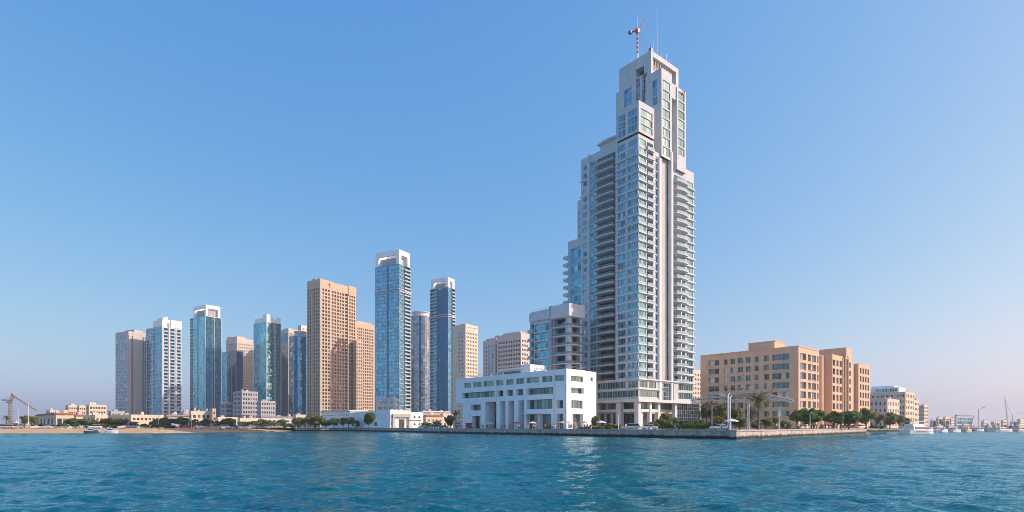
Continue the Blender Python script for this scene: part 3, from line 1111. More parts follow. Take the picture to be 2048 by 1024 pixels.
    for q in ((1283, 1297), (1304, 1316), (1322, 1348)):
        a, b = T.Rs(*q, 3.5)
        oR.append(T.win('R', 3.5, a, b, T.z(816.5), T.z(804.5), .3, max(2, int((b - a) / 1.6)), 1, 'green', 'dframe', .12))
        oR.append(T.win('R', 3.5, a, b, .1, T.z(826), .4, max(2, int((b - a) / 2.0)), 1, 'bglass', 'dframe', .15))
    W3 = MB()
    T.block(W3, 3.5, x1 - 1, 3.5, y1, 0, zs + .2, oR, oL, roof=False)
    T.add(W3, 'lobby_wall', ['stone'])
    # left return of the base, flush with the podium
    W.box(.8, 3.4, T.y(1234), y1 - .1, T.z(823), T.z(817.5), 0)
    # annex on the right with pale lattice
    x0, x2 = T.x(1355.5, 2), T.x(1401, 2)
    zc = T.z(806, x2, 2)
    T.block(W, x0, x2, 2.4, 14, 0, zc, [(x0 + .4, x2 - .4, .4, zc - .5, .3)], [])
    mb = MB()
    panes(mb, 'R', 2.4, x0 + .4, x2 - .4, .4, zc - .5, .3, 11, 7, 0, 1, .16, proud=.2)
    T.add(mb, 'annex_lattice', ['bglass', 'frame'])
    T.add(W, 'wall', MAT)
    # --- roof masts
    xm = xg + 4
    ym = T.y(1275, xm)
    zm = zG - 1
    mb = MB()
    zt_ = T.z(30, xm, ym)
    zc_ = T.z(62, xm, ym)
    mb.tube([(xm, ym, zm), (xm, ym, zc_), (xm, ym, zt_ - 1)], [.42, .32, .12], 8)
    o = T.add(mb, 'roof_mast', ['whitem'])
    mb = MB()
    d = Vector((.8, -.6, 0))
    top = Vector((xm, ym, zc_))
    pj = top + d * 3.4 + Vector((0, 0, 5.6))
    pc = top - d * 3.4 + Vector((0, 0, -.5))
    for off in (-.3, .3):
        n = Vector((-d.y, d.x, 0)) * off
        mb.tube([top + n, pj + n], .14, 5)
        mb.tube([top + n, pc + n], .18, 5)
    for i in range(7):
        q = top.lerp(pj, i / 7)
        mb.tube([q + Vector((-d.y, d.x, 0)) * .3, top.lerp(pj, (i + 1) / 7) - Vector((-d.y, d.x, 0)) * .3], .09, 4)
    mb.box(top.x - .7, top.x + .7, top.y - .7, top.y + .7, zc_ - .8, zc_ + .9)
    mb.build('derrick_jib', ['red'], o)
    mb = MB()
    q = top - d * 3.2 + Vector((0, 0, -.7))
    mb.box(q.x - .7, q.x + .7, q.y - .7, q.y + .7, q.z - .6, q.z + .5)
    mb.build('counterweight', ['dframe'], o)
    for i in range(5):
        z = zc_ - 2 - i * 2.0
        mb = MB()
        mb.tube([(xm, ym, z), (xm, ym, z + 1.0)], .45, 8)
        mb.build('red_stripe', ['red'], o)
    mb = MB()
    mb.tube([(xm, ym, zc_), (T.x(1302, yg + 1), yg + 1, zG + 1)], .05, 4)
    mb.build('stay_cable', ['steel'], o)
    xw = T.x(1314, yg + .4)
    mb = MB()
    mb.tube([(xw, yg + .4, zG - 1), (xw, yg + .4, zG + 6), (xw, yg + .4, T.z(6, xw, yg))], [.22, .16, .06], 6)
    T.add(mb, 'whip_antenna', ['whitem'])
    mb = MB()
    xr_ = T.x(1302, yg + .6)
    mb.box(xr_ - .5, xr_ + .6, yg + .2, yg + 1.4, zG - .2, zG + 1.4)
    mb.tube([(xr_, yg + .8, zG + 1.4), (xr_, yg + .8, zG + 2.6)], .15, 6)
    T.add(mb, 'beacon', ['red'])
    for i, (px, h) in enumerate(((1322, 2.5), (1333, 3.5), (1338, 2.0), (1306, 5.0), (1252, 2.0), (1262, 2.2))):
        mb = MB()
        if px > 1302:
            x_, y_ = T.x(px, yg + .5), yg + .5
        else:
            x_, y_ = xg + .5, T.y(px, xg + .5)
        mb.tube([(x_, y_, zG - .5), (x_, y_, zG + h)], .07, 5)
        T.add(mb, 'roof_rod', ['steel'])
    return T.finish(100)
main_tower()
# ------------------------------------------------------------------ curved mid-rise beside the tower
def midrise():
    b = Bld('apartment_block', 'grey and glass mid-rise with curved balconies just left of the tall tower', 'apartment block', 1138, 228, 40)
    W = b.x(1163)
    D = b.y(1060)
    fh = 3.55
    zt = b.z(608)
    zc = b.z(633)
    n = int(zc / fh)
    fh = zc / n
    mb = MB()
    oL, oR = [], []
    a, e = b.Ls(1070, 1101)
    oL.append((a, e, 0, zc - .3, .2))
    b.curtain('L', 0, a, e, 0, zc - .3, fh, 1.7, 'tglass', 'frame', dep=.2, band=.45, bmat='trim', bproud=.7)
    a, e = b.Ls(1108, 1136)
    c, d = b.Rs(1139.5, 1160)
    g0, g1 = b.Ls(1061.5, 1068.5)
    oL.append((a, e, 0, zc, 2.4))
    oR.append((c, d, 0, zc, 2.4))
    oL.append((g0, g1, 0, zc, 2.0))
    b.curtain('L', 0, a, e, 0, zc, fh, 1.9, 'pglass', 'dframe', dep=2.4, name='recessed_glazing')
    b.curtain('R', 0, c, d, 0, zc, fh, 1.9, 'pglass', 'dframe', dep=2.4, name='recessed_glazing')
    b.curtain('L', 0, g0, g1, 0, zc, fh, 1.9, 'bglass', 'dframe', dep=2.0, name='recessed_glazing')
    for k in range(n):
        z = k * fh + .2
        R = 2.6
        path = [(1.8, e)]
        m = 14
        for i in range(m + 1):          # rounded outline wrapping the corner
            t = i / m
            ang = math.pi / 2 * t
            path.append((-1.5 + 3.0 * (1 - math.cos(ang)) * 0.9 if t > .5 else -1.5 + 3.0 * (1 - math.cos(ang)) * 0.9, e * (1 - math.sin(ang) ** 1.2) - 1.4 * math.sin(ang)))
        path += [(d, -1.4), (d, 1.8)]
        path = [(p[0], p[1]) for p in path]
        b.balc_poly(path, z, .30, .95, 'midgrey', 'crail', 1.0)
        b.balcony('L', 0, g0, g1 + .8, z, 1.1, .35, 1.0, .3, 'midgrey', 'rail', back=1.9)
    b.block(mb, 0, W, 0, D, 0, zt, oR, oL)
    b.add(mb, 'wall', ['midgrey'])
    mb = MB()
    fbox(mb, 'L', 0, *b.Ls(1101.5, 1106.5), 0, zt + .6, -1.0, .02)
    b.add(mb, 'pilaster', ['grey'])
    mb = MB()
    fbox(mb, 'L', 0, b.y(1107), -1.6, zc, zt, -1.6, -.003)
    mb.box(-.003, W + .5, -1.6, -.003, zc, zt - .003)
    b.add(mb, 'crown_panel', ['midgrey'])
    mb = MB()
    fbox(mb, 'L', 0, b.y(1061), b.y(1101), b.z(645, 0, D), zt - .8, -.8, -.003)
    b.add(mb, 'crown_panel', ['midgrey'])
    b.zt = zt
    roof_plant(b, [(2, 6, 3, 7, .9), (3, 6, 10, 14, .6)])
    mb = MB()
    for i in range(14):
        y = D * (i + .5) / 14
        mb.tube([(.6, y, zt - .6), (.6, y, zt + .9)], .05, 4)
    mb.box(.57, .63, .3, D - .3, zt + .86, zt + .93)
    b.add(mb, 'roof_rail', ['steel'])
    b.finish()
midrise()

# ------------------------------------------------------------------ low white building on the quay
def white_building():
    b = Bld('white_building', 'low white four storey building with square piers standing on the quay', 'commercial building', 1133, 190, 44)
    b.split_pane = True
    D = b.y(912)
    xr = b.x(1171.5)
    zt = b.z(737)
    zs = b.z(796)
    mb = MB()
    oL, oR = [], []
    cx = lambda q: 880 + q / 5.689
    cy = lambda q: 700 + q / 5.689
    def Z(px, py):
        return b.z(py, 0, b.y(px))
    # top row
    ra, rb = Z(cx(1360), cy(345)), Z(cx(1360), cy(290))
    for q in ((275, 355), (372, 478), (492, 612), (637, 722), (748, 836), (862, 958), (982, 1128), (1156, 1278), (1305, 1412)):
        a, e = b.Ls(cx(q[0]), cx(q[1]))
        oL.append(b.win('L', 0, a, e, ra - .25, rb + .2, .5, max(2, round((e - a) / 1.6)), 1, 'green', 'frame', .1))
    rc, rd = Z(cx(1270), cy(488)), Z(cx(1270), cy(428))
    for q in ((255, 620), (652, 720), (757, 828), (866, 944), (985, 1285)):
        a, e = b.Ls(cx(q[0]), cx(q[1]))
        oL.append(b.win('L', 0, a, e, rc - .25, rd + .2, 1.6, max(2, round((e - a) / 1.8)), 1, 'green', 'dframe', .12))
    facade(mb, 'L', 0, 0, D, zs, zt, oL)
    # lower storeys: panels, piers, windows
    dp = 5.0
    zm0, zm1 = Z(cx(1250), cy(728)), Z(cx(1250), cy(668))      # spandrel
    oL2 = []
    for q in ((514, 640), (684, 744), (774, 842), (890, 954)):
        a, e = b.Ls(cx(q[0]), cx(q[1]))
        oL2.append((a, e, 0, zs - .05, dp))
        b.win('L', 0, a, e, .1, zm0, dp, 2, 1, 'pglass', 'dframe', .15)
        b.win('L', 0, a, e, zm0 + .9, zs - .1, dp, 2, 1, 'pglass', 'dframe', .15)
    for q, zz in (((345, 462), (zm1 + .2, zs - .9)), ((365, 460), (.1, zm0 - .2)), ((985, 1278), (zm1, zs - .05)), ((985, 1110), (.1, zm0)), ((1130, 1265), (.1, zm0)), ((1325, 1402), (zm1, zs - .6)), ((1325, 1402), (.1, zm0))):
        a, e = b.Ls(cx(q[0]), cx(q[1]))
        oL2.append(b.win('L', 0, a, e, *zz, 2.0, max(2, round((e - a) / 1.7)), 1, 'green', 'dframe', .13))
    yl = b.y(cx(255))
    facade(mb, 'L', 0, 0, yl, 0, zs, oL2)
    # backing behind the deep bays, soffit and left return
    mb.quad((0, yl, 0), (14, yl, 0), (14, yl, zs), (0, yl, zs))
    mb.quad((0, yl, zs), (0, D, zs), (16, D, zs), (16, yl, zs))
    # right face
    for q, r0, r1 in (((1490, 1628), 355, 290), ((1490, 1635), 490, 425), ((1495, 1622), 665, 570)):
        a, e = b.Rs(cx(q[0]), cx(q[1]))
        z0, z1 = b.z(cy(r0), a, 0), b.z(cy(r1), a, 0)
        oR.append(b.win('R', 0, a, e, z0, z1, .5 if r0 != 490 else 1.2, 4, 1, 'green', 'frame', .12))
    a, e = b.Rs(cx(1508), cx(1628))
    oR.append(b.win('R', 0, a, e, .1, b.z(cy(728), a, 0), 1.6, 4, 2, 'bglass', 'dframe', .14))
    facade(mb, 'R', 0, 0, xr, 0, zt, oR)
    mb.quad((xr, 0, 0), (xr, D, 0), (xr, D, zt), (xr, 0, zt))
    mb.quad((0, D, zs), (xr, D, zs), (xr, D, zt), (0, D, zt))
    mb.quad((0, 0, zt - .9), (xr, 0, zt - .9), (xr, D, zt - .9), (0, D, zt - .9))
    for q in ((.003, .35, .003, D - .003), (.353, xr - .353, .003, .35), (xr - .35, xr - .003, .003, D - .003), (.353, xr - .353, D - .35, D - .003)):
        mb.box(*q, zt - .88, zt + .003)
    # set back wing at the right end
    y2 = 1.0
    x2, x3 = xr + .003, b.x(1192.5, y2)
    z2 = b.z(741.5, x2, y2)
    a, e = b.Rs(cx(1712), cx(1740), y2)
    op = [b.win('R', y2, a, e, b.z(cy(355), a, y2), b.z(cy(310), a, y2), .5, 1, 1, 'bglass', 'frame', .1)]
    b.block(mb, x2, x3, y2, 24, 0, z2, op, [])
    b.add(mb, 'wall', ['white'])
    for px in (cx(640), cx(1300), cx(1425)):
        m2 = MB()
        y = b.y(px)
        m2.tube([(-.09, y, zs + .4 if px < cx(1300) else .1), (-.09, y, zt - .4)], .07, 6)
        b.add(m2, 'downpipe', ['steel'])
    m2 = MB()
    for z in (.55, 1.0):
        m2.tube([(.2, .2, zt + z), (.2, D * .98, zt + z)], .03, 4)
        m2.tube([(.2, .2, zt + z), (xr - .3, .2, zt + z)], .03, 4)
    for i in range(24):
        m2.tube([(.2, .2 + D * .97 * i / 23, zt), (.2, .2 + D * .97 * i / 23, zt + 1.0)], .03, 4)
    b.add(m2, 'roof_rail', ['steel'])
    # thin canopy over the terrace
    m2 = MB()
    a, e = b.Ls(cx(985), cx(1180))
    m2.box(-3.2, -.02, a, e, zm0 + .1, zm0 + .28)
    b.add(m2, 'terrace_canopy', ['whitem'])
    # roof: grey plant room with a raised lip, vents
    m2 = MB()
    y0, y1 = b.y(1060, 8), b.y(1001, 8)
    h1 = b.z(728, 8, y0)
    m2.box(8, 16, y0, y0 + 5, zt - .9, h1)
    m2.box(9, 16, y0 + 5.003, y1, zt - .9, h1 - 1.6)
    m2.box(7.4, 16.5, y0 + 4, y1 + .6, h1 - 1.6, h1 - .9)
    o = b.add(m2, 'plant_room', ['midgrey'])
    m2 = MB()
    m2.box(8.9, 9.0, y0 + 5.5, y1 - 1, zt - .5, h1 - 2.0)
    m2.build('louvre', ['dframe'], o)
    for i, (px, s) in enumerate(((1075, 1.2), (1085, .8), (1092, 1.0), (985, .9), (960, .8), (957, 1.0))):
        m2 = MB()
        y = b.y(px, 5)
        m2.box(4.4, 4.4 + s, y, y + s, zt - .9, zt + s * .9)
        m2.tube([(5, y + .3, zt), (5, y + .3, zt + 1.5 * s + .4)], .12, 6)
        b.add(m2, 'roof_vent', ['steel'])
    b.finish()
white_building()

# ------------------------------------------------------------------ terracotta hotel on the right
def hotel():
    b = Bld('hotel', 'terracotta coloured seven storey hotel with stepped wings to the right of the tower', 'hotel', 1597, 240, 42)
    b.split_pane = True
    cx = lambda q: 1370 + q / 4.2675
    D = b.y(1401)
    zt = b.z(691.5)
    x1 = b.x(1638)
    pitch = b.z(708, 0, b.y(1574)) - b.z(727, 0, b.y(1574))
    hwin = b.z(708, 0, b.y(1574)) - b.z(718.4, 0, b.y(1574))
    hwin *= 1.15
    ztop = b.z(708, 0, b.y(1574)) + .2
    rows = [ztop - i * pitch for i in range(8)]
    oL, oR = [], []
    cols = (((200, 290), 2), ((333, 362), 1), ((388, 427), 2), ((450, 493), 2), ((518, 558), 2), ((595, 628), 1), ((672, 716), 2), ((745, 890), 4))
    r = random.Random(5)
    sl = MB()
    for i, zt_ in enumerate(rows):
        if zt_ - hwin < .2:
            continue
        for (q, nv) in cols:
            a, e = b.Ls(cx(q[0]), cx(q[1]))
            dep = .9 if nv in (2, 4) and q[0] in (200, 745, 672) else .45
            oL.append(b.win('L', 0, a, e, zt_ - hwin, zt_, dep, nv, 1, 'hglass', 'frame', .1))
            fbox(sl, 'L', 0, a - .15, e + .15, zt_ - hwin - .25, zt_ - hwin - .003, -.12, .3)
        for q, nv in (((985, 1035), 2), ((1050, 1074), 1), ((1080, 1118), 2), ((1128, 1140), 1)):
            a, e = b.Rs(cx(q[0]), cx(q[1]))
            oR.append(b.win('R', 0, a, e, zt_ - hwin * 1.15, zt_ + .1, .6, nv + 1, 1, 'hglass', 'whitem', .16))
            fbox(sl, 'R', 0, a - .15, e + .15, zt_ - hwin * 1.1 - .25, zt_ - hwin * 1.1 - .003, -.12, .3)
    mb = MB()
    b.block(mb, 0, x1, 0, D, 0, zt, oR, oL)
    # recessed balcony bay
    x2 = b.x(1662, 0)
    yb = 3.0
    zb_ = b.z(706, x1, yb)
    op = []
    for zt_ in rows:
        if zt_ - hwin < .2 or zt_ > zb_ - .5:
            continue
        a, e = b.Rs(1650, 1660, yb)
        op.append(b.win('R', yb, a, e, zt_ - hwin - .8, zt_ + .2, .5, 2, 1, 'hglass', 'frame', .1))
        b.balcony('R', yb, a - .4, e + .5, zt_ - hwin - .85, 1.5, .25, 1.0, 0, 'tan', 'tan')
    b.block(mb, x1 + .003, x2, yb, 20, 0, zb_, op, [])
    # a rounded stair drum in the inner corner
    dr = MB()
    q = b.x(1643, .8)
    dr.tube([(q, 1.6, 0), (q, 1.6, zb_ - 1)], 1.6, 14)
    b.add(dr, 'stair_drum', ['tan'])
    # second wing
    x3 = b.x(1686, 0)
    z3 = b.z(708.5, x2, 0)
    op = []
    for zt_ in rows:
        if zt_ - hwin < .2 or zt_ > z3 - .5:
            continue
        for q in ((1665.5, 1670.5), (1673, 1677), (1679, 1684)):
            a, e = b.Rs(*q, -.6)
            op.append(b.win('R', -.6, a, e, zt_ - hwin * 1.1, zt_, .6, 1 if q[0] == 1673 else 2, 1, 'hglass', 'frame', .1))
    b.block(mb, x2 + .003, x3, -.6, 16, 0, z3, op, [])
    # tall stair tower with a high slot
    x4 = b.x(1703.5, -1.5)
    ys = b.y(1637, x3)
    z4 = b.z(694.7, x3, -1.5)
    op = []
    a, e = b.Rs(1691.5, 1696, -1.5)
    zh = b.z(718, a, -1.5)
    op.append(b.win('R', -1.5, a, e, 3, zh, .8, 1, 10, 'hglass', 'frame', .12))
    for i, zt_ in enumerate(rows):
        if zt_ - hwin > .2 and zt_ < z4 - 1:
            a2, e2 = b.Rs(1698.5, 1701.5, -1.5)
            op.append(b.win('R', -1.5, a2, e2, zt_ - hwin, zt_, .5, 1, 1, 'hglass', 'frame', .1))
    b.block(mb, x3 + .003, x4, -1.5, ys, 0, z4, op, [])
    ar = MB()
    n = 10
    cxm, rr = (a + e) / 2, (e - a) / 2
    for i in range(n):
        t0, t1 = math.pi * i / n, math.pi * (i + 1) / n
        pts = [(cxm + rr * math.cos(t0), zh + rr * math.sin(t0)), (cxm + (rr + .9) * math.cos(t0), zh + (rr + .9) * math.sin(t0)), (cxm + (rr + .9) * math.cos(t1), zh + (rr + .9) * math.sin(t1)), (cxm + rr * math.cos(t1), zh + rr * math.sin(t1))]
        ar.quad(*[(p[0], -1.75, p[1]) for p in pts])
        ar.quad((pts[1][0], -1.75, pts[1][1]), (pts[1][0], -1.45, pts[1][1]), (pts[2][0], -1.45, pts[2][1]), (pts[2][0], -1.75, pts[2][1]))
        ar.quad((pts[0][0], -1.75, pts[0][1]), (pts[0][0], -1.45, pts[0][1]), (pts[3][0], -1.45, pts[3][1]), (pts[3][0], -1.75, pts[3][1]))
    ar.box(a - .9, a, -1.75, -1.503, 3, zh)
    ar.box(e, e + .9, -1.75, -1.503, 3, zh)
    b.add(ar, 'arch_surround', ['tan'])
    # last wing
    x5 = b.x(1717, -2.2)
    yl = b.y(1707, x5)
    x6 = b.x(1740, -2.2)
    z5 = b.z(727, x5, -2.2)
    op = []
    for zt_ in [z5 - 2.0 - i * pitch for i in range(8)]:
        if zt_ - hwin < .2:
            continue
        for j in range(4):
            a = x5 + (x6 - x5) * (.12 + .22 * j)
            op.append(b.win('R', -2.2, a, a + (x6 - x5) * .13, zt_ - hwin * 1.1, zt_, .5, 1, 1, 'hglass', 'frame', .1))
    b.block(mb, x5, x6, -2.2, yl, 0, z5, op, [])
    b.block(mb, x4 + .003, x5 - .003, yl - .5, 14, 0, z5 - .6, [], [])
    b.add(mb, 'wall', ['tan'])
    b.add(sl, 'window_sill', ['pink'])
    # rooftop room
    pm = MB()
    yp = 8.0
    xp = b.x(1549, yp) if False else 2.0
    ya = b.y(1549, xp)
    yb2 = b.y(1497, xp)
    zp = b.z(682.5, xp, ya)
    pm.box(xp, b.x(1569, ya), ya, yb2, zt - .6, zp)
    pm.box(xp - .2, b.x(1569, ya) + .2, ya - .2, yb2 + .2, zp, zp + .35)
    b.add(pm, 'rooftop_room', ['tan'])
    cp = MB()
    cp.box(-.18, x1, -.18, -.003, zt - .35, zt + .1)
    cp.box(-.18, -.003, -.003, D, zt - .35, zt + .097)
    b.add(cp, 'cornice', ['tan'])
    b.finish()
hotel()

# ------------------------------------------------------------------ membrane canopy by the quay corner
def canopy():
    Yc = 150
    root = empty('tensile_canopy', at(1480, Yc), 0)
    tag(root, 'long curved grey membrane canopy on white masts in front of the terracotta hotel', 'canopy')
    o = root.location
    def pt(px, py, dY=0.0):
        Y = Yc + dY
        return (((px - HX) / F * Y) - o.x, Y - o.y, zat(py, Y) - GZ)
    top = [(1384, 800), (1402, 797), (1425, 794), (1450, 791), (1475, 788), (1500, 786), (1525, 787), (1550, 791), (1570, 797), (1588, 802)]
    mb = MB()
    nd = 8
    def sheetpt(i, j, dz=0.0):
        px, py = top[i]
        t = j / nd
        edge = min(i, len(top) - 1 - i) / (len(top) - 1) * 2
        q = pt(px, py, -2 + 9 * t)
        return (q[0], q[1], q[2] + dz + .5 * math.sin(t * math.pi) - 0.9 * t * (0.4 + edge) - .12 * math.sin(i * 2.1))
    for i in range(len(top) - 1):
        for j in range(0, nd, 2):
            for dz in (0, -.08):
                mb.quad(sheetpt(i, j, dz), sheetpt(i + 1, j, dz), sheetpt(i + 1, j + 1, dz), sheetpt(i, j + 1, dz))
    for i in range(len(top) - 1):
        for j in range(nd):
            mb.quad(sheetpt(i, j), sheetpt(i + 1, j), sheetpt(i + 1, j, -.08), sheetpt(i, j, -.08))
    mb.build('membrane', ['membrane'], root)
    mb = MB()
    for i in range(len(top)):
        mb.tube([sheetpt(i, j, -.35) for j in range(nd + 1)], .06, 5)
    for j in (0, 4, nd):
        mb.tube([sheetpt(i, j, -.4 - .5 * (j == 4)) for i in range(len(top))], .06, 5)
    mb.build('roof_truss', ['grey'], root)
    for px, pyt in ((1456, 789), (1460, 794), (1495, 803), (1498, 805)):
        mb = MB()
        Yp = -6 if px < 1490 else 2
        a, e = pt(px, 860, Yp), pt(px, pyt, Yp)
        mb.tube([(a[0], a[1], 0), (a[0], a[1], e[2])], .17, 8)
        m2 = mb.build('mast', ['whitem'], root)
        m3 = MB()
        for s in (-1, 1):
            m3.tube([(a[0], a[1], e[2] - .3), (a[0] + s * 1.4, a[1] + 2.6, e[2] + .5)], .08, 5)
        m3.build('strut', ['whitem'], m2)
canopy()
# ------------------------------------------------------------------ distant towers, left to right
def crown(b, x0, x1, y0, y1, z0, z1, w, top, mat='white', fill='dframe'):
    mb = MB()
    portal(mb, x0, x1, y0, y1, z0 - .3, z1, w, top)
    o = b.add(mb, 'crown', [mat])
    mb = MB()
    mb.box(x0 + w * 1.1, x1 - w * 1.1, y0 + w * 1.1, y1 - w * 1.1, z0 - .3, z1 - top * 1.3)
    mb.box(x0 + w * 1.4, x0 + w * 2.4, y0 + w * .4, y0 + w * 1.0, z0 - .3, z0 + (z1 - z0) * .4)
    mb.build('roof_machinery', ['grey'], o)

def rods(b, items):
    for (x, y, h) in items:
        mb = MB()
        mb.tube([(x, y, b.zt - .6), (x, y, b.zt + h)], [.22, .1], 6)
        b.add(mb, 'antenna', ['steel'])

FT = 'skyscraper'
b = simple('office_tower', 'grey stone slab tower with gridded windows, leftmost of the skyline', FT, 231, 257, 293, 662, 560, 62,
           [(.0, .05, 's', dict(pr=.6)), (.08, .97, 'g', dict(glass='slate', mull='midgrey', pw=2.2, mw=.3, band=.6, bmat='midgrey', bp=.15))],
           [(.0, .13, 's', dict(pr=.8)), (.17, .23, 'g', dict(glass='slate', mull='dframe')), (.78, .84, 'g', dict(glass='slate', mull='dframe')), (.9, .95, 'g', dict(glass='slate', mull='dframe'))], 3.4, 'stone', 'slate', ztop_floors=-4, group='far towers of the skyline')
roof_plant(b, [(b.W * .4, b.W * .9, 3, 20, 2.5)], 'stone')
b.finish()

b = simple('glass_tower', 'blue glass tower with white banded right side and white penthouse', FT, 292, 324, 363, 652, 545, 58,
           [(.03, .42, 'g', dict(glass='bluegl', pw=1.6)), (.45, .55, 'b', dict(pr=.15, glass='slate', mat='midgrey', rmat='rail')), (.58, .97, 'g', dict(glass='bluegl', pw=1.6, band=.3, bmat='midgrey', bp=.3))],
           [(.0, .07, 's', dict(pr=.6, ext=1)), (.09, .30, 'b', dict(pr=.4, glass='bluegl', rmat='rail')), (.33, .40, 's', dict(pr=.5, ext=6)), (.42, .64, 'b', dict(pr=.3, glass='bluegl', rmat='rail')), (.67, .73, 's', dict(pr=.5, ext=6)), (.75, .96, 'b', dict(pr=.3, glass='bluegl', rmat='rail'))], 3.3, 'midgrey', 'bluegl', ztop_floors=-1.5, group='far towers of the skyline')
mb = MB()
mb.box(b.W * .05, b.W * .98, 1, b.D * .6, b.zt - .6, b.zt + 6.5)
mb.box(b.W * .45, b.W * 1.0, -.4, b.D * .5, b.zt - .1, b.zt + 7.0)
mb.box(b.W * .1, b.W * .35, 2, b.D * .4, b.zt + 6.5, b.zt + 8.5)
b.add(mb, 'penthouse', ['white'])
mb = MB()
mb.tube([(b.W * .3, 4, b.zt + 8.5), (b.W * .3, 4, b.zt + 10)], 1.6, 12)
b.add(mb, 'roof_tank', ['white'])
rods(b, [(2, 5, 10.5), (4, 9, 10)])
b.finish()

b = simple('glass_tower', 'teal glass tower topped by a white square frame, third from the left', FT, 380, 411, 443, 631, 580, 57,
           [(0.06, .45, 'g', dict(glass='teal', pw=1.7, mull='teal')), (.47, .53, 'g', dict(glass='slate')), (.55, .8, 'g', dict(glass='teal', pw=1.7)), (.82, .98, 'b', dict(pr=.3, glass='teal', rmat='rail'))],
           [(0.02, .45, 'g', dict(glass='teal', pw=1.7, mull='teal')), (.47, .55, 'g', dict(glass='slate')), (.57, .98, 'g', dict(glass='teal', pw=1.7, mull='teal'))], 3.4, 'midgrey', 'teal', ztop_floors=-.6, group='far towers of the skyline')
zt = b.z(608.5)
crown(b, .6, b.W - 1, .6, b.D * .8, b.zt, zt, 2.2, 3.5)
b.finish()

b = simple('apartment_tower', 'beige tower with arched crown behind the blue slab, between two teal towers', FT, 452, 474, 507, 676, 640, 55,
           [(.03, .97, 'p', dict(n=9, wf=.5, hf=.55, dep=.4))], [(.05, .95, 'p', dict(n=8, wf=.45, hf=.5, dep=.4))], 3.4, 'beige', 'bglass', ztop_floors=-5, group='far towers of the skyline')
roof_plant(b, [(2, b.W * .6, 3, 16, 2.2), (3, 8, 18, 26, 3.2)], 'beige')
b.finish()

b = simple('office_slab', 'dark blue grey glass slab in front of the beige arched tower', FT, 444, 472, 487, 701, 600, 56,
           [(.02, .3, 'g', dict(glass='slate')), (.34, .6, 'g', dict(glass='slate', pw=1.2)), (.64, .98, 'g', dict(glass='bluegl'))], [(.05, .95, 'g', dict(glass='slate', pw=1.4))], 3.4, 'grey', 'slate', ztop_floors=-.8, group='far towers of the skyline')
b.finish()

b = simple('glass_tower', 'teal glass tower with notched white roof fins, fifth glass tower from left', FT, 507, 533, 562, 643, 560, 55,
           [(0.05, .5, 'g', dict(glass='teal', pw=1.7, mull='teal')), (.52, .97, 'g', dict(glass='bluegl', pw=1.7))],
           [(0.02, .5, 'g', dict(glass='teal', pw=1.7)), (.54, .64, 'b', dict(pr=.2, glass='slate')), (.66, .98, 'g', dict(glass='teal', pw=1.7))], 3.4, 'midgrey', 'teal', ztop_floors=-.6, group='far towers of the skyline')
mb = MB()
zc = b.z(628) - b.zt
mb.box(.3, b.W * .35, .3, 2.5, b.zt - .4, b.zt + zc)
mb.box(.3, 2.5, 2.5, b.D * .3, b.zt - .4, b.zt + zc)
mb.box(b.W * .8, b.W - .3, .3, 2.5, b.zt - .4, b.zt + zc * .75)
mb.box(b.W * .35, b.W * .8, .4, 2.3, b.zt - .4, b.zt + zc * .45)
mb.box(.4, 2.3, b.D * .3, b.D * .95, b.zt - .4, b.zt + zc * .6)
mb.box(3, b.W * .7, 3, b.D * .7, b.zt - .4, b.zt + zc * .65)
b.add(mb, 'crown', ['white'])
b.finish()

b = simple('office_tower', 'narrow blue grey tower between the teal tower and the round glass tower', FT, 562, 577, 600, 658, 640, 52,
           [(.05, .95, 'g', dict(glass='slate', pw=1.3))], [(.05, .4, 'g', dict(glass='slate')), (.5, .95, 'g', dict(glass='bluegl'))], 3.4, 'beige', 'slate', ztop_floors=-4, group='far towers of the skyline')
roof_plant(b, [(2, b.W * .5, 4, 14, 1.5)], 'beige')
b.finish()

b = simple('apartment_tower', 'grey beige tower just behind the tall orange tower, only its left edge showing', FT, 596, 602, 640, 650, 690, 54,
           [(.05, .95, 'p', dict(n=6, wf=.5))], [(.05, .95, 'p', dict(n=6, wf=.5))], 3.5, 'midgrey', 'bglass', ztop_floors=-3, group='far towers of the skyline')
b.finish()

def round_tower(name, label, pxc, Y, rpx, ytop, phi, glass, fh=3.4, cap=True, capmat='midgrey', a0=0.0):
    b = Bld(name, label, FT, pxc, Y, phi, 'far towers of the skyline')
    r = rpx / F * Y
    zt = b.z(ytop)
    n = 30
    mb = MB()
    nf = int(zt / fh)
    for k in range(nf):
        z0, z1 = k * zt / nf, (k + 1) * zt / nf
        for i in range(n):
            t0, t1 = 2 * math.pi * i / n, 2 * math.pi * (i + 1) / n
            p, q = (r * math.cos(t0), r * math.sin(t0)), (r * math.cos(t1), r * math.sin(t1))
            zm = z0 + (z1 - z0) * .72
            mb.quad((*p, z0), (*q, z0), (*q, zm), (*p, zm), 0)
            mb.quad((*p, zm), (*q, zm), (*q, z1), (*p, z1), 0)
    b.add(mb, 'glazing', [glass])
    mb = MB()
    for i in range(0, n, 2):
        t = 2 * math.pi * i / n
        c, s = math.cos(t), math.sin(t)
        mb.tube([((r + .05) * c, (r + .05) * s, 0), ((r + .05) * c, (r + .05) * s, zt)], .14, 4)
    b.add(mb, 'mullion', ['dframe' if glass != 'slate' else 'midgrey'])
    mb = MB()
    ring = lambda R: [(R * math.cos(2 * math.pi * i / n), R * math.sin(2 * math.pi * i / n)) for i in range(n)]
    mb.prism(ring(r + .8), zt, zt + 1.2)
    mb.prism(ring(r * .8), zt + 1.2, zt + 5)
    mb.prism(ring(r * .9), zt + 5, zt + 5.8)
    b.add(mb, 'crown', [capmat])
    b.zt = zt + 5.8
    return b
b = round_tower('glass_tower', 'round teal glass tower with flat cap, hard against the orange tower', 601, 600, 14, 675, 50, 'bluegl')
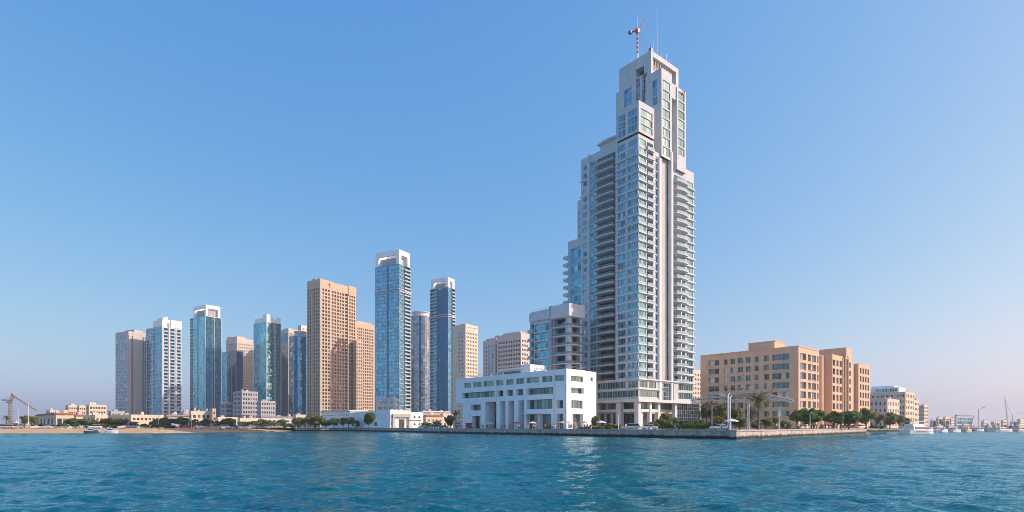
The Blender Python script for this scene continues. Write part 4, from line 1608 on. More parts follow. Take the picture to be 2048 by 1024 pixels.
b.finish()

# orange stone tower
gl = dict(glass='pglass', frame='beige', fw=.05)
b = simple('apartment_tower', 'tall orange stone apartment tower covered in small square windows', FT, 614, 640, 712, 558, 560, 58,
           [(.06, .52, 'p', dict(n=3, wf=.64, hf=.66, dep=.5, **gl)), (.56, .64, 's', dict(pr=.7)), (.66, .96, 'p', dict(n=2, wf=.6, hf=.66, dep=.5, **gl))],
           [(.0, .03, 's', dict(pr=.3)), (.05, .27, 'p', dict(n=3, wf=.66, hf=.66, dep=.45, **gl)), (.30, .66, 'p', dict(n=5, wf=.66, hf=.66, dep=.45, **gl)), (.68, .76, 'b', dict(pr=-.6, glass='bglass', mat='orange', rmat='orange')), (.79, .98, 'p', dict(n=3, wf=.62, hf=.66, dep=.45, **gl))],
           3.55, 'orange', 'bglass', ztop_floors=-8, group='far towers of the skyline')
mb = MB()
a = b.W * .05
for (f0, f1, s, dz) in ((-.01, .045, .6, .6), (.77, .995, .8, .9)):
    mb.box(b.W * f0, b.W * f1, -.7, -.003, b.zt - 9 if f0 > .5 else 0, b.zt + dz)
mb.box(-.7, -.003, b.D * .3, b.D * .55, b.zt - 9, b.zt + 1.4)
mb.box(3, b.W * .4, 4, b.D * .6, b.zt - .6, b.zt + 1.8)
b.add(mb, 'parapet_panel', ['orange'])
mb = MB()
zz = b.zt - 6
mb.box(b.W * .24, b.W * .26, -.25, -.01, zz, zz + 4.5)
mb.box(b.W * .22, b.W * .30, -.25, -.012, zz + 2.6, zz + 3.3)
b.add(mb, 'emblem', ['red'])
rods(b, [(b.W * .6, 4, 2.5), (b.W * .3, 6, 3)])
b.finish()

b = simple('apartment_tower', 'beige tower half hidden between the orange tower and the tallest blue tower', FT, 700, 712, 749, 643, 650, 56,
           [(.1, .9, 'p', dict(n=4))], [(.05, .95, 'p', dict(n=9, wf=.6, hf=.64, dep=.4, **gl))], 3.5, 'orange', 'bglass', ztop_floors=-6, group='far towers of the skyline')
roof_plant(b, [(4, b.W * .9, 3, 12, 1.4)], 'beige')
b.finish()
b = simple('apartment_tower', 'slim sunlit golden annex tower at the right foot of the orange tower', FT, 706, 713, 726, 680, 590, 56,
           [(.1, .9, 'p', dict(n=3, **gl))], [(.06, .94, 'p', dict(n=3, wf=.5, hf=.55, **gl))], 3.5, 'orange', 'bglass', ztop_floors=-2, group='far towers of the skyline')
b.finish()

# tallest blue tower
b = simple('glass_tower', 'tallest blue glass tower of the skyline, open white square crown and balcony bands', FT, 750, 798, 821, 527, 520, 62,
           [(0.02, .44, 'g', dict(glass='bluegl', pw=1.7, mull='bluegl', band=.35, bmat='grey', bp=.25)), (.46, .5, 's', dict(pr=.9)), (.52, .97, 'g', dict(glass='bluegl', pw=1.7, mull='bluegl', band=.35, bmat='grey', bp=.25))],
           [(.02, .42, 'g', dict(glass='bluegl', pw=1.5, band=.3, bmat='midgrey', bp=.4)), (.46, .96, 'b', dict(pr=.9, glass='slate', mat='midgrey', rmat='rail'))], 3.4, 'slate', 'bluegl', ztop_floors=-.6, group='far towers of the skyline')
crown(b, .3, b.W - .5, .3, b.D - .5, b.zt, b.z(498), 3.4, 4.5)
mb = MB()
zr = b.z(577)
for zz in (zr, zr - 2.2):
    mb.box(-.9, b.W + .6, -.9, -.005, zz - .5, zz)
    mb.box(-.9, -.005, -.005, b.D + .4, zz - .5, zz - .003)
b.add(mb, 'ring_cornice', ['midgrey'])
b.finish()
b = simple('podium', 'pale boxed entrance podium at the foot of the tallest blue tower', 'podium', 752, 790, 797, 797, 490, 60,
           [(.1, .9, 'p', dict(n=3, wf=.8, hf=.5, nv=3, glass='slate'))], [(.1, .9, 'p', dict(n=1, wf=.7))], 4.5, 'midgrey', 'slate')
mb = MB()
mb.box(-1.2, 6, 2, b.D * .85, b.zt, b.zt + .9)
b.add(mb, 'roof_slab', ['midgrey'])
b.finish()

b = round_tower('glass_tower', 'rounded silver glass tower with flared cap between the two blue towers', 842, 620, 20, 636, 50, 'slate')
rods(b, [(2, 2, 3.5), (-3, 1, 2.5)])
b.finish()

b = simple('glass_tower', 'second blue glass tower with white notched crown, right of the tallest one', FT, 860, 896, 910, 574, 560, 60,
           [(0.02, .52, 'g', dict(glass='bluegl', pw=1.7, mull='bluegl')), (.54, .58, 's', dict(pr=.7)), (.6, .97, 'b', dict(pr=.5, glass='bluegl', mat='slate', rmat='rail'))],
           [(.03, .5, 'g', dict(glass='bluegl', pw=1.6)), (.54, .97, 'b', dict(pr=.9, glass='slate', mat='midgrey'))], 3.4, 'slate', 'bluegl', ztop_floors=-.6, group='far towers of the skyline')
crown(b, .3, b.W - .5, .3, b.D - 1, b.zt, b.z(554), 3.2, 3.2)
mb = MB()
zr = b.z(628)
for zz in (zr, zr - 2.0):
    mb.box(-1.0, b.W + .8, -1.0, -.005, zz - .6, zz)
    mb.box(-1.0, -.005, -.005, b.D + .4, zz - .6, zz - .003)
b.add(mb, 'ring_cornice', ['midgrey'])
b.finish()

b = simple('apartment_tower', 'cream stone tower with sunlit gridded right side behind the white building', FT, 905, 931, 956, 648, 480, 50,
           [(.15, .6, 'p', dict(n=2, wf=.4, hf=.45, dep=.4, **gl))], [(.05, .97, 'p', dict(n=7, wf=.5, hf=.48, dep=.4, **gl))], 3.3, 'beige', 'bglass', ztop_floors=-6, group='far towers of the skyline')
mb = MB()
mb.box(.5, b.W - .5, -.35, -.005, b.zt - 2.2, b.zt - 1.5)
b.add(mb, 'cornice', ['beige'])
roof_plant(b, [(3, 9, 3, 10, 1.0)], 'beige')
b.finish()

b = simple('apartment_tower', 'wide pinkish stone tower with dense balconies left of the curved mid-rise', FT, 994, 1042, 1058, 665, 430, 48,
           [(.03, .97, 'p', dict(n=9, wf=.62, hf=.5, dep=.9, **gl))], [(.08, .92, 'p', dict(n=3, wf=.6, hf=.5, dep=.9, **gl))], 3.3, 'pink', 'bglass', ztop_floors=-4.5, group='far towers of the skyline')
roof_plant(b, [(2, 8, 3, 20, 1.2), (3, 7, 26, 30, .8)], 'pink')
b.finish()
b = simple('apartment_tower', 'narrow pinkish grey tower with dark vertical slots joined left of the wide one', FT, 966, 990, 1002, 679, 450, 48,
           [(.1, .28, 'g', dict(glass='slate', pw=2.0)), (.42, .54, 'g', dict(glass='slate', pw=2.0, hi=1)), (.66, .9, 'p', dict(n=2, wf=.6, **gl))], [(.1, .9, 'p', dict(n=3, **gl))], 3.3, 'pink', 'bglass', ztop_floors=-4, group='far towers of the skyline')
roof_plant(b, [(2, 6, 3, 12, 1.4)], 'pink')
b.finish()

b = simple('apartment_tower', 'cream sliver of a block between the tall tower and the terracotta hotel', FT, 1378, 1385, 1403, 739, 420, 42,
           [(.1, .9, 'p', dict(n=3, **gl))], [(.05, .95, 'p', dict(n=5, wf=.5, hf=.5, **gl))], 3.4, 'beige', 'bglass', ztop_floors=-2)
b.finish()
# ------------------------------------------------------------------ low buildings along the left shore
def lowrise(name, label, xl, xc, xr, yt, Y, phi, wall, nL, nR, fh=3.6, roofmat=None, glass='bglass', hf=.4, wf=.6, units=2, group=None, cat='low building', pL=True, pR=True, nv=1):
    b = simple(name, label, cat, xl, xc, xr, yt, Y, phi,
               [(.04, .96, 'p', dict(n=nL, wf=wf, hf=hf, nv=nv, dep=.35, frame='dframe'))] if nL else [], [(.04, .96, 'p', dict(n=nR, wf=wf, hf=hf, nv=nv, dep=.35, frame='dframe'))] if nR else [], fh, wall, glass, group=group)
    r = random.Random(int(xl * 7 + yt))
    if roofmat:
        mb = MB()
        mb.box(-.5, b.W + .5, -.5, b.D + .5, b.zt + .006, b.zt + .5)
        mb.box(.5, b.W - .5, .5, b.D - .5, b.zt + .5, b.zt + .9)
        b.add(mb, 'roof', [roofmat])
    for i in range(units):
        s = r.uniform(1.2, 2.6)
        if b.W < s + 2 or b.D < s + 2:
            s = 1.0
        x, y = r.uniform(.6, max(.7, b.W * .8 - s)), r.uniform(.6, max(.7, b.D * .9 - s))
        mb = MB()
        mb.box(x, x + s, y, y + s, b.zt - .6, b.zt + r.uniform(.8, 2.0) + (.9 if roofmat else 0))
        b.add(mb, 'roof_unit', [r.choice(['grey', 'steel', wall])])
    return b.finish()

lowrise('pavilion', 'low glazed pavilion with red edged flat roof behind the beach hedge', 72, 112, 148, 829, 300, 48, 'cream', 5, 3, 5.5, 'redroof', 'slate', .6, .8)
lowrise('low_house', 'white block with square tower far behind the red roofed pavilion', 131, 137, 156, 810, 430, 52, 'cream', 2, 4, 3.4)
lowrise('low_house', 'cream block with yellowish bays beside the white far block', 154, 158, 172, 811, 425, 52, 'cream', 1, 3, 3.4)
lowrise('low_house', 'white three storey block with dark window rows left of the grey stone tower', 172, 178, 213, 809, 415, 52, 'cream', 1, 6, 3.4, None, 'bglass', .45, .7)
lowrise('low_house', 'small shed roofed house between the pavilion and the long beige wall', 142, 152, 172, 832, 320, 50, 'pink', 2, 3, 3.2, 'redroof')
lowrise('low_house', 'low beige house with dark doorway left of the long beige building', 166, 190, 216, 830, 300, 50, 'cream', 3, 3, 4.0)
lowrise('warehouse', 'long flat beige building behind the beach trees under the glass towers', 192, 262, 328, 829, 310, 52, 'cream', 6, 8, 4.2, None, 'bglass', .35, .6, 4)
lowrise('warehouse', 'dark grey flat shed between the two long beige buildings', 326, 334, 379, 832, 330, 52, 'grey', 0, 0, 4.2, 'roofing')
lowrise('warehouse', 'stepped cream building with a square stair block behind the beach', 378, 382, 432, 822, 325, 52, 'cream', 1, 5, 4.0, None, 'bglass', .4, .6, 3)
lowrise('stair_block', 'small tan cube tower rising from the cream beach building', 419, 425, 432, 817, 330, 52, 'orange', 0, 1, 4.0, None, 'bglass', .4, .5, 0)
lowrise('warehouse', 'lower cream wing right of the tan cube tower', 430, 436, 475, 834, 325, 52, 'cream', 1, 4, 4.0)
lowrise('low_house', 'pale flat house behind the seaside cafes left of the olive trees', 474, 480, 520, 836, 340, 52, 'cream', 1, 4, 3.6)
lowrise('low_house', 'grey flat roofed market hall behind the seaside cafes', 515, 522, 600, 835, 365, 52, 'midgrey', 1, 8, 3.6, 'roofing')
lowrise('low_house', 'greenish cream garden house at the foot of the round glass tower', 586, 592, 612, 829, 370, 50, 'cream', 1, 2, 3.6)
lowrise('podium', 'wide pale grey podium with small windows below the dark slab tower', 466, 484, 516, 782, 470, 55, 'grey', 6, 6, 3.6, None, 'slate', .55, .62, 3)
lowrise('podium', 'lower grey podium wing right of the wide pale podium', 514, 522, 551, 801, 460, 55, 'grey', 3, 6, 3.6, None, 'slate', .55, .62)
lowrise('podium', 'flat dark podium slab at the foot of the third glass tower', 440, 452, 470, 806, 480, 55, 'grey', 4, 4, 3.8, 'midgrey', 'slate', .6, .85, 1)
lowrise('podium', 'dark low block in front of the white banded tower', 362, 367, 382, 824, 470, 55, 'grey', 2, 3, 3.6)
lowrise('low_house', 'dark low annex at the foot of the grey stone tower', 216, 222, 250, 822, 440, 55, 'grey', 1, 5, 3.6)
lowrise('low_house', 'brown roofed house between the blue towers and the white building', 846, 852, 886, 833, 330, 45, 'cream', 1, 4, 3.8, 'redroof')
lowrise('low_house', 'cream shop house beside the palm left of the white building', 880, 886, 906, 827, 345, 45, 'beige', 1, 3, 3.6)
lowrise('low_house', 'grey flat house right behind the warehouse under the second blue tower', 838, 846, 900, 824, 380, 45, 'grey', 1, 8, 3.6, 'midgrey')

# white sheds by the quay
b = simple('quay_shed', 'long white quay shed with a dark clerestory strip left of the sunlit gable', 'shed', 642, 700, 735, 822, 345, 40,
           [(.02, .98, 'p', dict(n=8, wf=.92, hf=.22, lo=.62, hi=1.0))], [], 3.6, 'white', 'slate')
mb = MB()
mb.box(-1, b.W, -.5, b.D + .5, b.zt + .006, b.zt + .7)
b.add(mb, 'roof', ['midgrey'])
b.finish()
b = simple('quay_shed', 'plain white shed with shaded flank and bright sunlit front with doorway', 'shed', 699, 780, 822, 820, 290, 34,
           [(.28, .36, 'p', dict(n=1, wf=.9, hf=.45, nv=3, lo=.0, hi=.5))], [], 4.2, 'white', 'bglass')
mb = MB()
W = b.W
mb.box(W * .12, W * .95, -.9, -.003, b.zt * .62, b.zt * .8)
mb.box(W * .12, W * .2, -.8, -.004, 0, b.zt * .62)
mb.box(W * .86, W * .94, -.8, -.004, 0, b.zt * .62)
b.add(mb, 'portal', ['cream'])
mb = MB()
mb.box(W * .42, W * .68, -.06, -.005, 0, b.zt * .5)
b.add(mb, 'door', ['shade'])
mb = MB()
mb.box(W * .10, W * .16, -.05, -.006, b.zt * .55, b.zt * .68)
mb.box(W * .05, W * .07, -.05, -.006, b.zt * .2, b.zt * .34)
b.add(mb, 'window', ['bglass'])
for i in range(3):
    mb = MB()
    mb.box(W * (.2 + .2 * i), W * (.2 + .2 * i) + 1.5, 4, 6, b.zt - .6, b.zt + .5)
    b.add(mb, 'roof_vent', ['steel'])
b.finish()
b = simple('quay_shed', 'small white shed wing right of the sunlit gable', 'shed', 815, 822, 846, 824, 300, 36, [], [(.1, .9, 'p', dict(n=2, wf=.4, hf=.3))], 4.0, 'white')
b.finish()
root = empty('entrance_canopy', at(828, 275), .2)
tag(root, 'little white flat canopy on posts right of the sunlit shed front', 'canopy')
mb = MB()
mb.box(-3.2, 3.2, -2, 2, 3.7, 4.0)
mb.build('roof', ['cream'], root)
for x in (-2.8, 2.8):
    for y in (-1.7, 1.7):
        mb = MB()
        mb.box(x - .12, x + .12, y - .12, y + .12, 0, 3.7)
        mb.build('post', ['whitem'], root)

# ------------------------------------------------------------------ buildings beyond the hotel, right
lowrise('low_house', 'pink low house with long shaded flank between hotel and marina', 1738, 1775, 1799, 797, 330, 42, 'pink', 4, 7, 3.8, None, 'bglass', .5, .4)
b = simple('apartment_block', 'cream stepped apartment block behind the pink house, white penthouse on top', 'apartment block', 1738, 1811, 1829, 783, 370, 42,
           [(.02, .25, 'p', dict(n=3, wf=.7)), (.3, .95, 'p', dict(n=5, wf=.6, hf=.35))], [(.05, .95, 'p', dict(n=5, wf=.5))], 3.5, 'cream', 'bglass')
mb = MB()
mb.box(2, b.W * .8, b.D * .2, b.D * .98, b.zt - .6, b.zt + 3.2)
mb.box(4, b.W * .7, b.D * .35, b.D * .98, b.zt + 3.2, b.zt + 4.4)
o = b.add(mb, 'penthouse', ['white'])
mb = MB()
for k in range(9):
    y = b.D * (.25 + .07 * k)
    mb.box(1.9, 1.996, y, y + b.D * .05, b.zt + .4, b.zt + 2.4)
mb.build('window_strip', ['slate'], o)
b.finish()
lowrise('low_house', 'narrow cream block attached to the stepped apartment block', 1824, 1829, 1838, 800, 390, 42, 'cream', 1, 3, 3.5)
lowrise('apartment_block', 'slim grey sided tower block at the edge of the marina', 1838, 1848, 1856, 810, 520, 42, 'cream', 3, 3, 3.5, None, 'slate', .5, .7)
r = random.Random(11)
for i, (x, w, y, mt, lb) in enumerate(((1860, 12, 841, 'cream', 'tiny cream house on the far shore right of the slim block'), (1872, 14, 835, 'beige', 'beige far shore house with flat roof behind the marina'), (1886, 13, 834, 'cream', 'cream far shore house, third from the slim block'),
                                 (1899, 11, 837, 'pink', 'pinkish far shore house left of the blue pavilion'), (1962, 16, 842, 'midgrey', 'grey far shore shed right of the blue pavilion'), (1982, 18, 843, 'cream', 'pale far shore shed behind the tall white mast'),
                                 (2002, 14, 840, 'beige', 'beige far shore block right behind the tall white mast'), (2020, 16, 843, 'midgrey', 'low grey far shore shed near the right frame edge'), (2034, 20, 838, 'cream', 'pale far shore block at the right frame edge'),
                                 (4, 16, 848, 'cream', 'tiny pale far house at the left frame edge'), (26, 12, 845, 'white', 'tiny white far house between crane mast and palms'), (44, 14, 847, 'pink', 'tiny pinkish far house behind the slim lamp posts'), (92, 22, 820, 'pink', 'far pinkish house above the pavilion roof'))):
    lowrise('far_house', lb, x, x + w * .35, x + w, y, 700 if x > 1000 else 520, 45 if x > 1000 else 55, mt, 2, 3, 3.6, units=1, group='far shore houses', cat='house')

# blue raised pavilion at the marina
b = simple('pavilion', 'blue grey boxy marina pavilion with raised lattice end at right', 'pavilion', 1909, 1913, 1944, 831, 430, 30,
           [], [(.02, .98, 'g', dict(glass='bluegl', pw=3, band=.5, bmat='midgrey'))], 3.2, 'midgrey', 'bluegl')
mb = MB()
mb.box(-.6, b.W + 3.0, -.6, b.D * .5, b.zt + .006, b.zt + .6)
b.add(mb, 'roof', ['bluegl' if False else 'grey'])
mb = MB()
for k in range(3):
    mb.tube([(b.W + 2.5 - k * .1, -.2, b.zt), (b.W - 2.2 + k * .2, -.3 + k, 0)], .2, 6)
b.add(mb, 'raking_strut', ['steel'])
b.finish()
# ------------------------------------------------------------------ trees and shrubs
def crown_mesh(seed, kind, n_cl=22, per=150, flat=0.8, leaf=0.055, low=0.30, spread=1.0):
    """leaf clusters in a unit crown: width 1, from z=low to 1"""
    r = np.random.default_rng(seed)
    V, Fc = [], []
    cs = []
    for i in range(n_cl):
        u = r.normal(size=3)
        u /= np.linalg.norm(u)
        rad = r.uniform(.35, 1.0) ** .6
        c = np.array([u[0] * .40 * rad * spread, u[1] * .40 * rad * spread, (low + 1) / 2 + u[2] * (1 - low) * .36 * rad])
        cs.append((c, r.uniform(.07, .18)))
    for c, rr in cs:
        p = r.normal(size=(per, 3))
        p /= np.linalg.norm(p, axis=1)[:, None]
        p *= (r.uniform(.35, 1.0, per) ** .5)[:, None] * rr * r.uniform(.8, 1.25, per)[:, None]
        p[:, 2] *= flat * (1 - low) * 1.3
        p += c
        a = r.normal(size=(per, 3)) * leaf * .5
        b = r.normal(size=(per, 3)) * leaf * .5
        for q, x, y in zip(p, a, b):
            n = len(V)
            V += [q - x - y, q + x - y * .6, q + x * .7 + y, q - x * .6 + y]
            Fc.append((n, n + 1, n + 2, n + 3))
    me = bpy.data.meshes.new('crown')
    me.from_pydata([tuple(v) for v in V], [], Fc)
    me.materials.append(M[kind])
    me.update()
    return me

def trunk_mesh(seed, low=.3, thick=.03, limbs=5, mat='bark'):
    r = random.Random(seed)
    mb = MB()
    mb.tube([(0, 0, 0), (r.uniform(-.02, .02), r.uniform(-.02, .02), low * .6), (r.uniform(-.04, .04), r.uniform(-.04, .04), low * 1.05), (0, 0, low + .25)], [thick * 1.3, thick, thick * .8, thick * .4], 7)
    for i in range(limbs):
        a = i * 6.283 / limbs + r.uniform(-.4, .4)
        z = low * r.uniform(.6, 1.1)
        d = r.uniform(.2, .34)
        mb.tube([(0, 0, z), (math.cos(a) * d * .5, math.sin(a) * d * .5, z + (1 - z) * .3), (math.cos(a) * d, math.sin(a) * d, z + (1 - z) * .62)], [thick * .6, thick * .4, thick * .15], 5)
    return mb.mesh('trunk', [mat], True)

VAR = {}
def variants(kind, mat, n=3, **kw):
    tk = kw.pop('thick', .03)
    lb = kw.pop('limbs', 5)
    VAR[kind] = [(crown_mesh(hash(kind) % 1000 + i if False else len(kind) * 31 + i * 7, mat, **kw), trunk_mesh(len(kind) + i, kw.get('low', .3), tk, lb)) for i in range(n)]
variants('round', 'leaf', low=.22, per=190, n_cl=26, leaf=.05)
variants('roundo', 'olive', low=.22, per=170, n_cl=24, leaf=.05)
variants('airy', 'olive', low=.32, per=90, n_cl=20, leaf=.055, spread=1.15)
variants('bush', 'leaf', low=.04, per=140, n_cl=16, leaf=.07, thick=.02)
variants('busho', 'olive', low=.04, per=140, n_cl=16, leaf=.07, thick=.02)
variants('limebush', 'lime', low=.04, per=140, n_cl=14, leaf=.08, thick=.02)
variants('dry', 'brownleaf', low=.30, per=60, n_cl=22, leaf=.045, spread=1.1, limbs=8)

tn = [0]
def tree(kind, label, px, Y, wpx, pyt, name='tree', cat='tree', group=None, pyb=None, z=GZ):
    tn[0] += 1
    cm, tm = VAR[kind][tn[0] % 3]
    w = wpx / F * Y
    h = zat(pyt, Y) - z
    root = empty(name, at(px, Y, z), tn[0] * 1.7)
    root.scale = (w, w, h)
    tag(root, label, cat, group)
    link('trunk', tm, root)
    link('crown', cm, root)
    return root

G1 = 'trees and shrubs behind the beach'
for (k, px, Y, w, y, nm, lb) in (
    ('limebush', 8, 262, 26, 846, 'shrub', 'lime green shrub at the left frame edge behind the beach'),
    ('roundo', 32, 275, 22, 846, 'shrub', 'low olive shrub at the foot of the crane mast'),
    ('airy', 50, 290, 22, 829, 'tree', 'spiky dark tree between the two slim lamp posts'),
    ('airy', 63, 285, 22, 831, 'tree', 'yellowish airy tree just right of the second lamp post'),
    ('busho', 76, 270, 26, 847, 'shrub', 'low dark shrub in front of the glazed pavilion wall'),
    ('limebush', 98, 265, 24, 849, 'shrub', 'light green low shrub before the pavilion corner'),
    ('busho', 120, 268, 20, 850, 'shrub', 'small olive shrub under the cream pavilion wall'),
    ('round', 152, 262, 44, 836, 'tree', 'dense dark green round bush, largest on the left beach'),
    ('roundo', 186, 266, 34, 840, 'tree', 'olive green bushy tree right of the dense dark bush'),
    ('roundo', 213, 268, 34, 836, 'tree', 'tall olive tree behind the moored launches'),
    ('roundo', 240, 266, 38, 837, 'tree', 'broad olive tree right of the moored launches'),
    ('airy', 268, 275, 20, 842, 'tree', 'thin airy tree before the windows of the long beige building'),
    ('busho', 292, 268, 24, 848, 'shrub', 'low shrub under the right end of the long beige building'),
    ('airy', 312, 270, 22, 838, 'tree', 'thin leaning tree beside the grey shed'),
    ('roundo', 334, 265, 32, 834, 'tree', 'brownish green tree in front of the grey shed'),
    ('round', 362, 268, 36, 834, 'tree', 'deep green rounded tree in front of the grey shed'),
    ('airy', 390, 280, 20, 838, 'tree', 'thin tree before the stepped cream building'),
    ('roundo', 413, 272, 30, 836, 'tree', 'olive rounded tree below the tan cube tower'),
    ('airy', 437, 280, 18, 840, 'tree', 'slender tree right of the tan cube tower'),
    ('roundo', 458, 276, 36, 836, 'tree', 'yellow green broad tree before the lower cream wing'),
    ('airy', 486, 300, 30, 842, 'tree', 'flat topped airy tree by the seaside cafes'),
    ('airy', 506, 300, 24, 841, 'tree', 'airy tree left of the grey market hall'),
    ('roundo', 524, 305, 26, 838, 'tree', 'yellow olive tree in front of the grey market hall'),
    ('airy', 542, 305, 24, 840, 'tree', 'pale airy tree midway along the grey market hall'),
    ('roundo', 562, 310, 24, 838, 'tree', 'olive tree near the right end of the grey market hall'),
    ('busho', 582, 318, 24, 846, 'shrub', 'dark shrub at the end of the sand beach'),
    ('limebush', 598, 350, 26, 830, 'shrub', 'lime shrub on the garden house roof terrace'),
    ('airy', 610, 335, 34, 834, 'tree', 'olive tree left of the leaning large tree'),
    ('roundo', 630, 330, 44, 829, 'tree', 'large leaning olive tree at the foot of the orange tower'),
    ('round', 652, 330, 28, 839, 'tree', 'dark tree between the large olive and the white shed'),
    ('round', 668, 328, 26, 836, 'tree', 'dense green tree in front of the clerestory shed'),
    ('round', 686, 326, 16, 834, 'tree', 'narrow dark tree in front of the clerestory shed'),
    ('airy', 697, 324, 22, 832, 'tree', 'blue green feathery tree at the end of the clerestory shed'),
    ('busho', 711, 322, 20, 840, 'shrub', 'low green shrub by the shaded white wall'),
    ('round', 738, 280, 26, 824, 'tree', 'lone round tree with clear trunk before the shaded white wall'),
    ('limebush', 853, 285, 24, 842, 'shrub', 'yellow green clump right of the white entrance canopy'),
    ('busho', 872, 290, 22, 840, 'shrub', 'dark green clump before the brown roofed house'),
    ('roundo', 900, 268, 22, 830, 'tree', 'olive tree tucked against the left end of the white building'),
):
    tree(k, lb, px, Y, w, y, nm, nm, G1)

G2 = 'planting around the tall tower'
for (k, px, Y, w, y, nm, lb) in (
    ('roundo', 1190, 172, 20, 831, 'tree', 'small round tree at the right corner of the white building'),
    ('limebush', 1168, 168, 20, 852, 'shrub', 'low bright hedge clump below the white building corner'),
    ('limebush', 1184, 168, 22, 851, 'shrub', 'low bright hedge clump under the small round tree'),
    ('limebush', 1202, 168, 22, 850, 'shrub', 'low bright hedge clump left of the tower columns'),
    ('busho', 1220, 170, 26, 846, 'shrub', 'olive shrub mound left of the parked silver minivan'),
    ('busho', 1236, 172, 22, 848, 'shrub', 'small olive shrub just behind the silver minivan'),
    ('roundo', 1308, 172, 26, 842, 'shrub', 'low dark shrub behind the parked white car'),
    ('bush', 1326, 180, 34, 836, 'shrub', 'dense green bush right of the tower columns'),
    ('busho', 1330, 190, 22, 824, 'tree', 'tall brownish bush in front of the two storey glazing'),
    ('bush', 1346, 176, 36, 834, 'shrub', 'largest green bush before the lattice annex'),
    ('limebush', 1362, 178, 26, 838, 'shrub', 'yellow green bush before the lattice annex'),
    ('busho', 1378, 175, 26, 840, 'shrub', 'dark olive bush right of the lattice annex'),
    ('bush', 1396, 170, 26, 838, 'shrub', 'dark green bush left of the bare trees'),
    ('limebush', 1410, 166, 22, 842, 'shrub', 'light green bush left of the bare trees'),
    ('dry', 1413, 172, 26, 800, 'tree', 'greyish bare tree under the left tip of the canopy'),
    ('dry', 1424, 176, 30, 798, 'tree', 'bare twiggy tree below the left half of the canopy'),
    ('airy', 1440, 172, 36, 804, 'tree', 'tall brownish tree left of the double canopy mast'),
    ('dry', 1449, 178, 26, 808, 'tree', 'dry tree right behind the double canopy mast'),
    ('roundo', 1434, 160, 30, 832, 'shrub', 'dark undergrowth bush below the tall brownish tree'),
    ('airy', 1472, 172, 26, 812, 'tree', 'sparse tree between the two canopy masts'),
    ('roundo', 1480, 165, 36, 834, 'shrub', 'olive bush between the two canopy masts'),
    ('dry', 1500, 180, 24, 810, 'tree', 'bare tree behind the right canopy mast'),
    ('roundo', 1532, 165, 32, 836, 'shrub', 'yellow olive bush right below the date palm'),
    ('busho', 1514, 160, 26, 842, 'shrub', 'dark bush at the foot of the date palm'),
    ('airy', 1550, 172, 26, 832, 'shrub', 'pale airy bush left of the slim quay post'),
    ('busho', 1572, 170, 28, 840, 'shrub', 'dark bush right of the slim quay post'),
    ('airy', 1594, 185, 28, 818, 'tree', 'loose tree left of the big round tree'),
    ('round', 1622, 180, 56, 814, 'tree', 'big round dark green tree in front of the hotel corner'),
    ('round', 1668, 190, 44, 822, 'tree', 'left half of the broad green tree pair by the hotel wing'),
    ('round', 1698, 192, 46, 820, 'tree', 'right half of the broad green tree pair by the hotel wing'),
    ('roundo', 1732, 215, 42, 815, 'tree', 'spreading olive tree beyond the end of the lit quay'),
    ('dry', 1756, 240, 28, 822, 'tree', 'brown bare tree right of the spreading olive tree'),
    ('roundo', 1780, 260, 32, 824, 'tree', 'olive tree in front of the pink house'),
    ('airy', 1798, 275, 24, 828, 'tree', 'small airy tree before the cream stepped block'),
    ('airy', 1812, 290, 18, 834, 'tree', 'rightmost small tree next to the marina'),
    ('limebush', 1748, 245, 20, 850, 'shrub', 'bright low hedge clump above the marina wall'),
    ('limebush', 1764, 252, 20, 850, 'shrub', 'second bright hedge clump above the marina wall, nearer the pink house'),
):
    tree(k, lb, px, Y, w, y, nm, nm, G2)

rs = random.Random(31)
for k in range(26):
    px = 96 + k * 19 + rs.uniform(-6, 6)
    Yb = 258 + max(0, px - 350) * .16
    tree(rs.choice(['busho', 'limebush', 'busho', 'bush']), 'low shrub in the ragged hedge line behind the sand', px, Yb, rs.uniform(14, 24), rs.uniform(845, 850), 'shrub', 'shrub', 'hedge line behind the sand')
for k in range(12):
    px = 1330 + k * 11 + rs.uniform(-4, 4)
    tree(rs.choice(['limebush', 'bush', 'busho']), 'small shrub in the planting bed right of the tower columns', px, 170 - k * 1.5, rs.uniform(12, 20), rs.uniform(842, 848), 'shrub', 'shrub', 'planting bed by the tower')

def palm(label, px, Y, pyt, spread, nf=30, seed=1):
    r = random.Random(seed)
    h = zat(pyt, Y) - GZ
    root = empty('palm_tree', at(px, Y), seed)
    tag(root, label, 'palm tree')
    hz = h - spread * .45
    mb = MB()
    mb.tube([(0, 0, 0), (.06, .02, hz * .3), (.1, 0, hz * .7), (.05, 0, hz)], [.32, .26, .24, .3], 9)
    mb.build('trunk', ['bark'], root, smooth=True)
    mb = MB()
    for i in range(nf):
        a = i * 2.4
        el = r.uniform(-.5, 1.25)
        L = spread * r.uniform(.8, 1.1)
        pts = []
        for k in range(7):
            t = k / 6
            d = L * t
            z = math.sin(el) * d - .55 * L * t * t * (1.1 - .4 * el)
            pts.append(Vector((.05 + math.cos(a) * math.cos(el) * d, math.sin(a) * math.cos(el) * d, hz + z)))
        for k in range(6):
            p, q = pts[k], pts[k + 1]
            dr = (q - p).normalized()
            sd = dr.cross(Vector((0, 0, 1))).normalized()
            for s in (-1, 1):
                for m in range(3):
                    o = p.lerp(q, m / 3)
                    tip = o + sd * s * L * .17 * (1.1 - k / 7) + dr * L * .1 + Vector((0, 0, -.07 * L))
                    mb.quad(tuple(o), tuple(o + dr * .12), tuple(tip + dr * .03), tuple(tip))
    mb.build('crown', ['palm'], root)
    return root
palm('tall date palm under the right half of the membrane canopy', 1517, 147, 786, 3.9, 52, 1)
palm('slim palm standing at the left end of the white building', 912, 262, 822, 3.0, 30, 2)
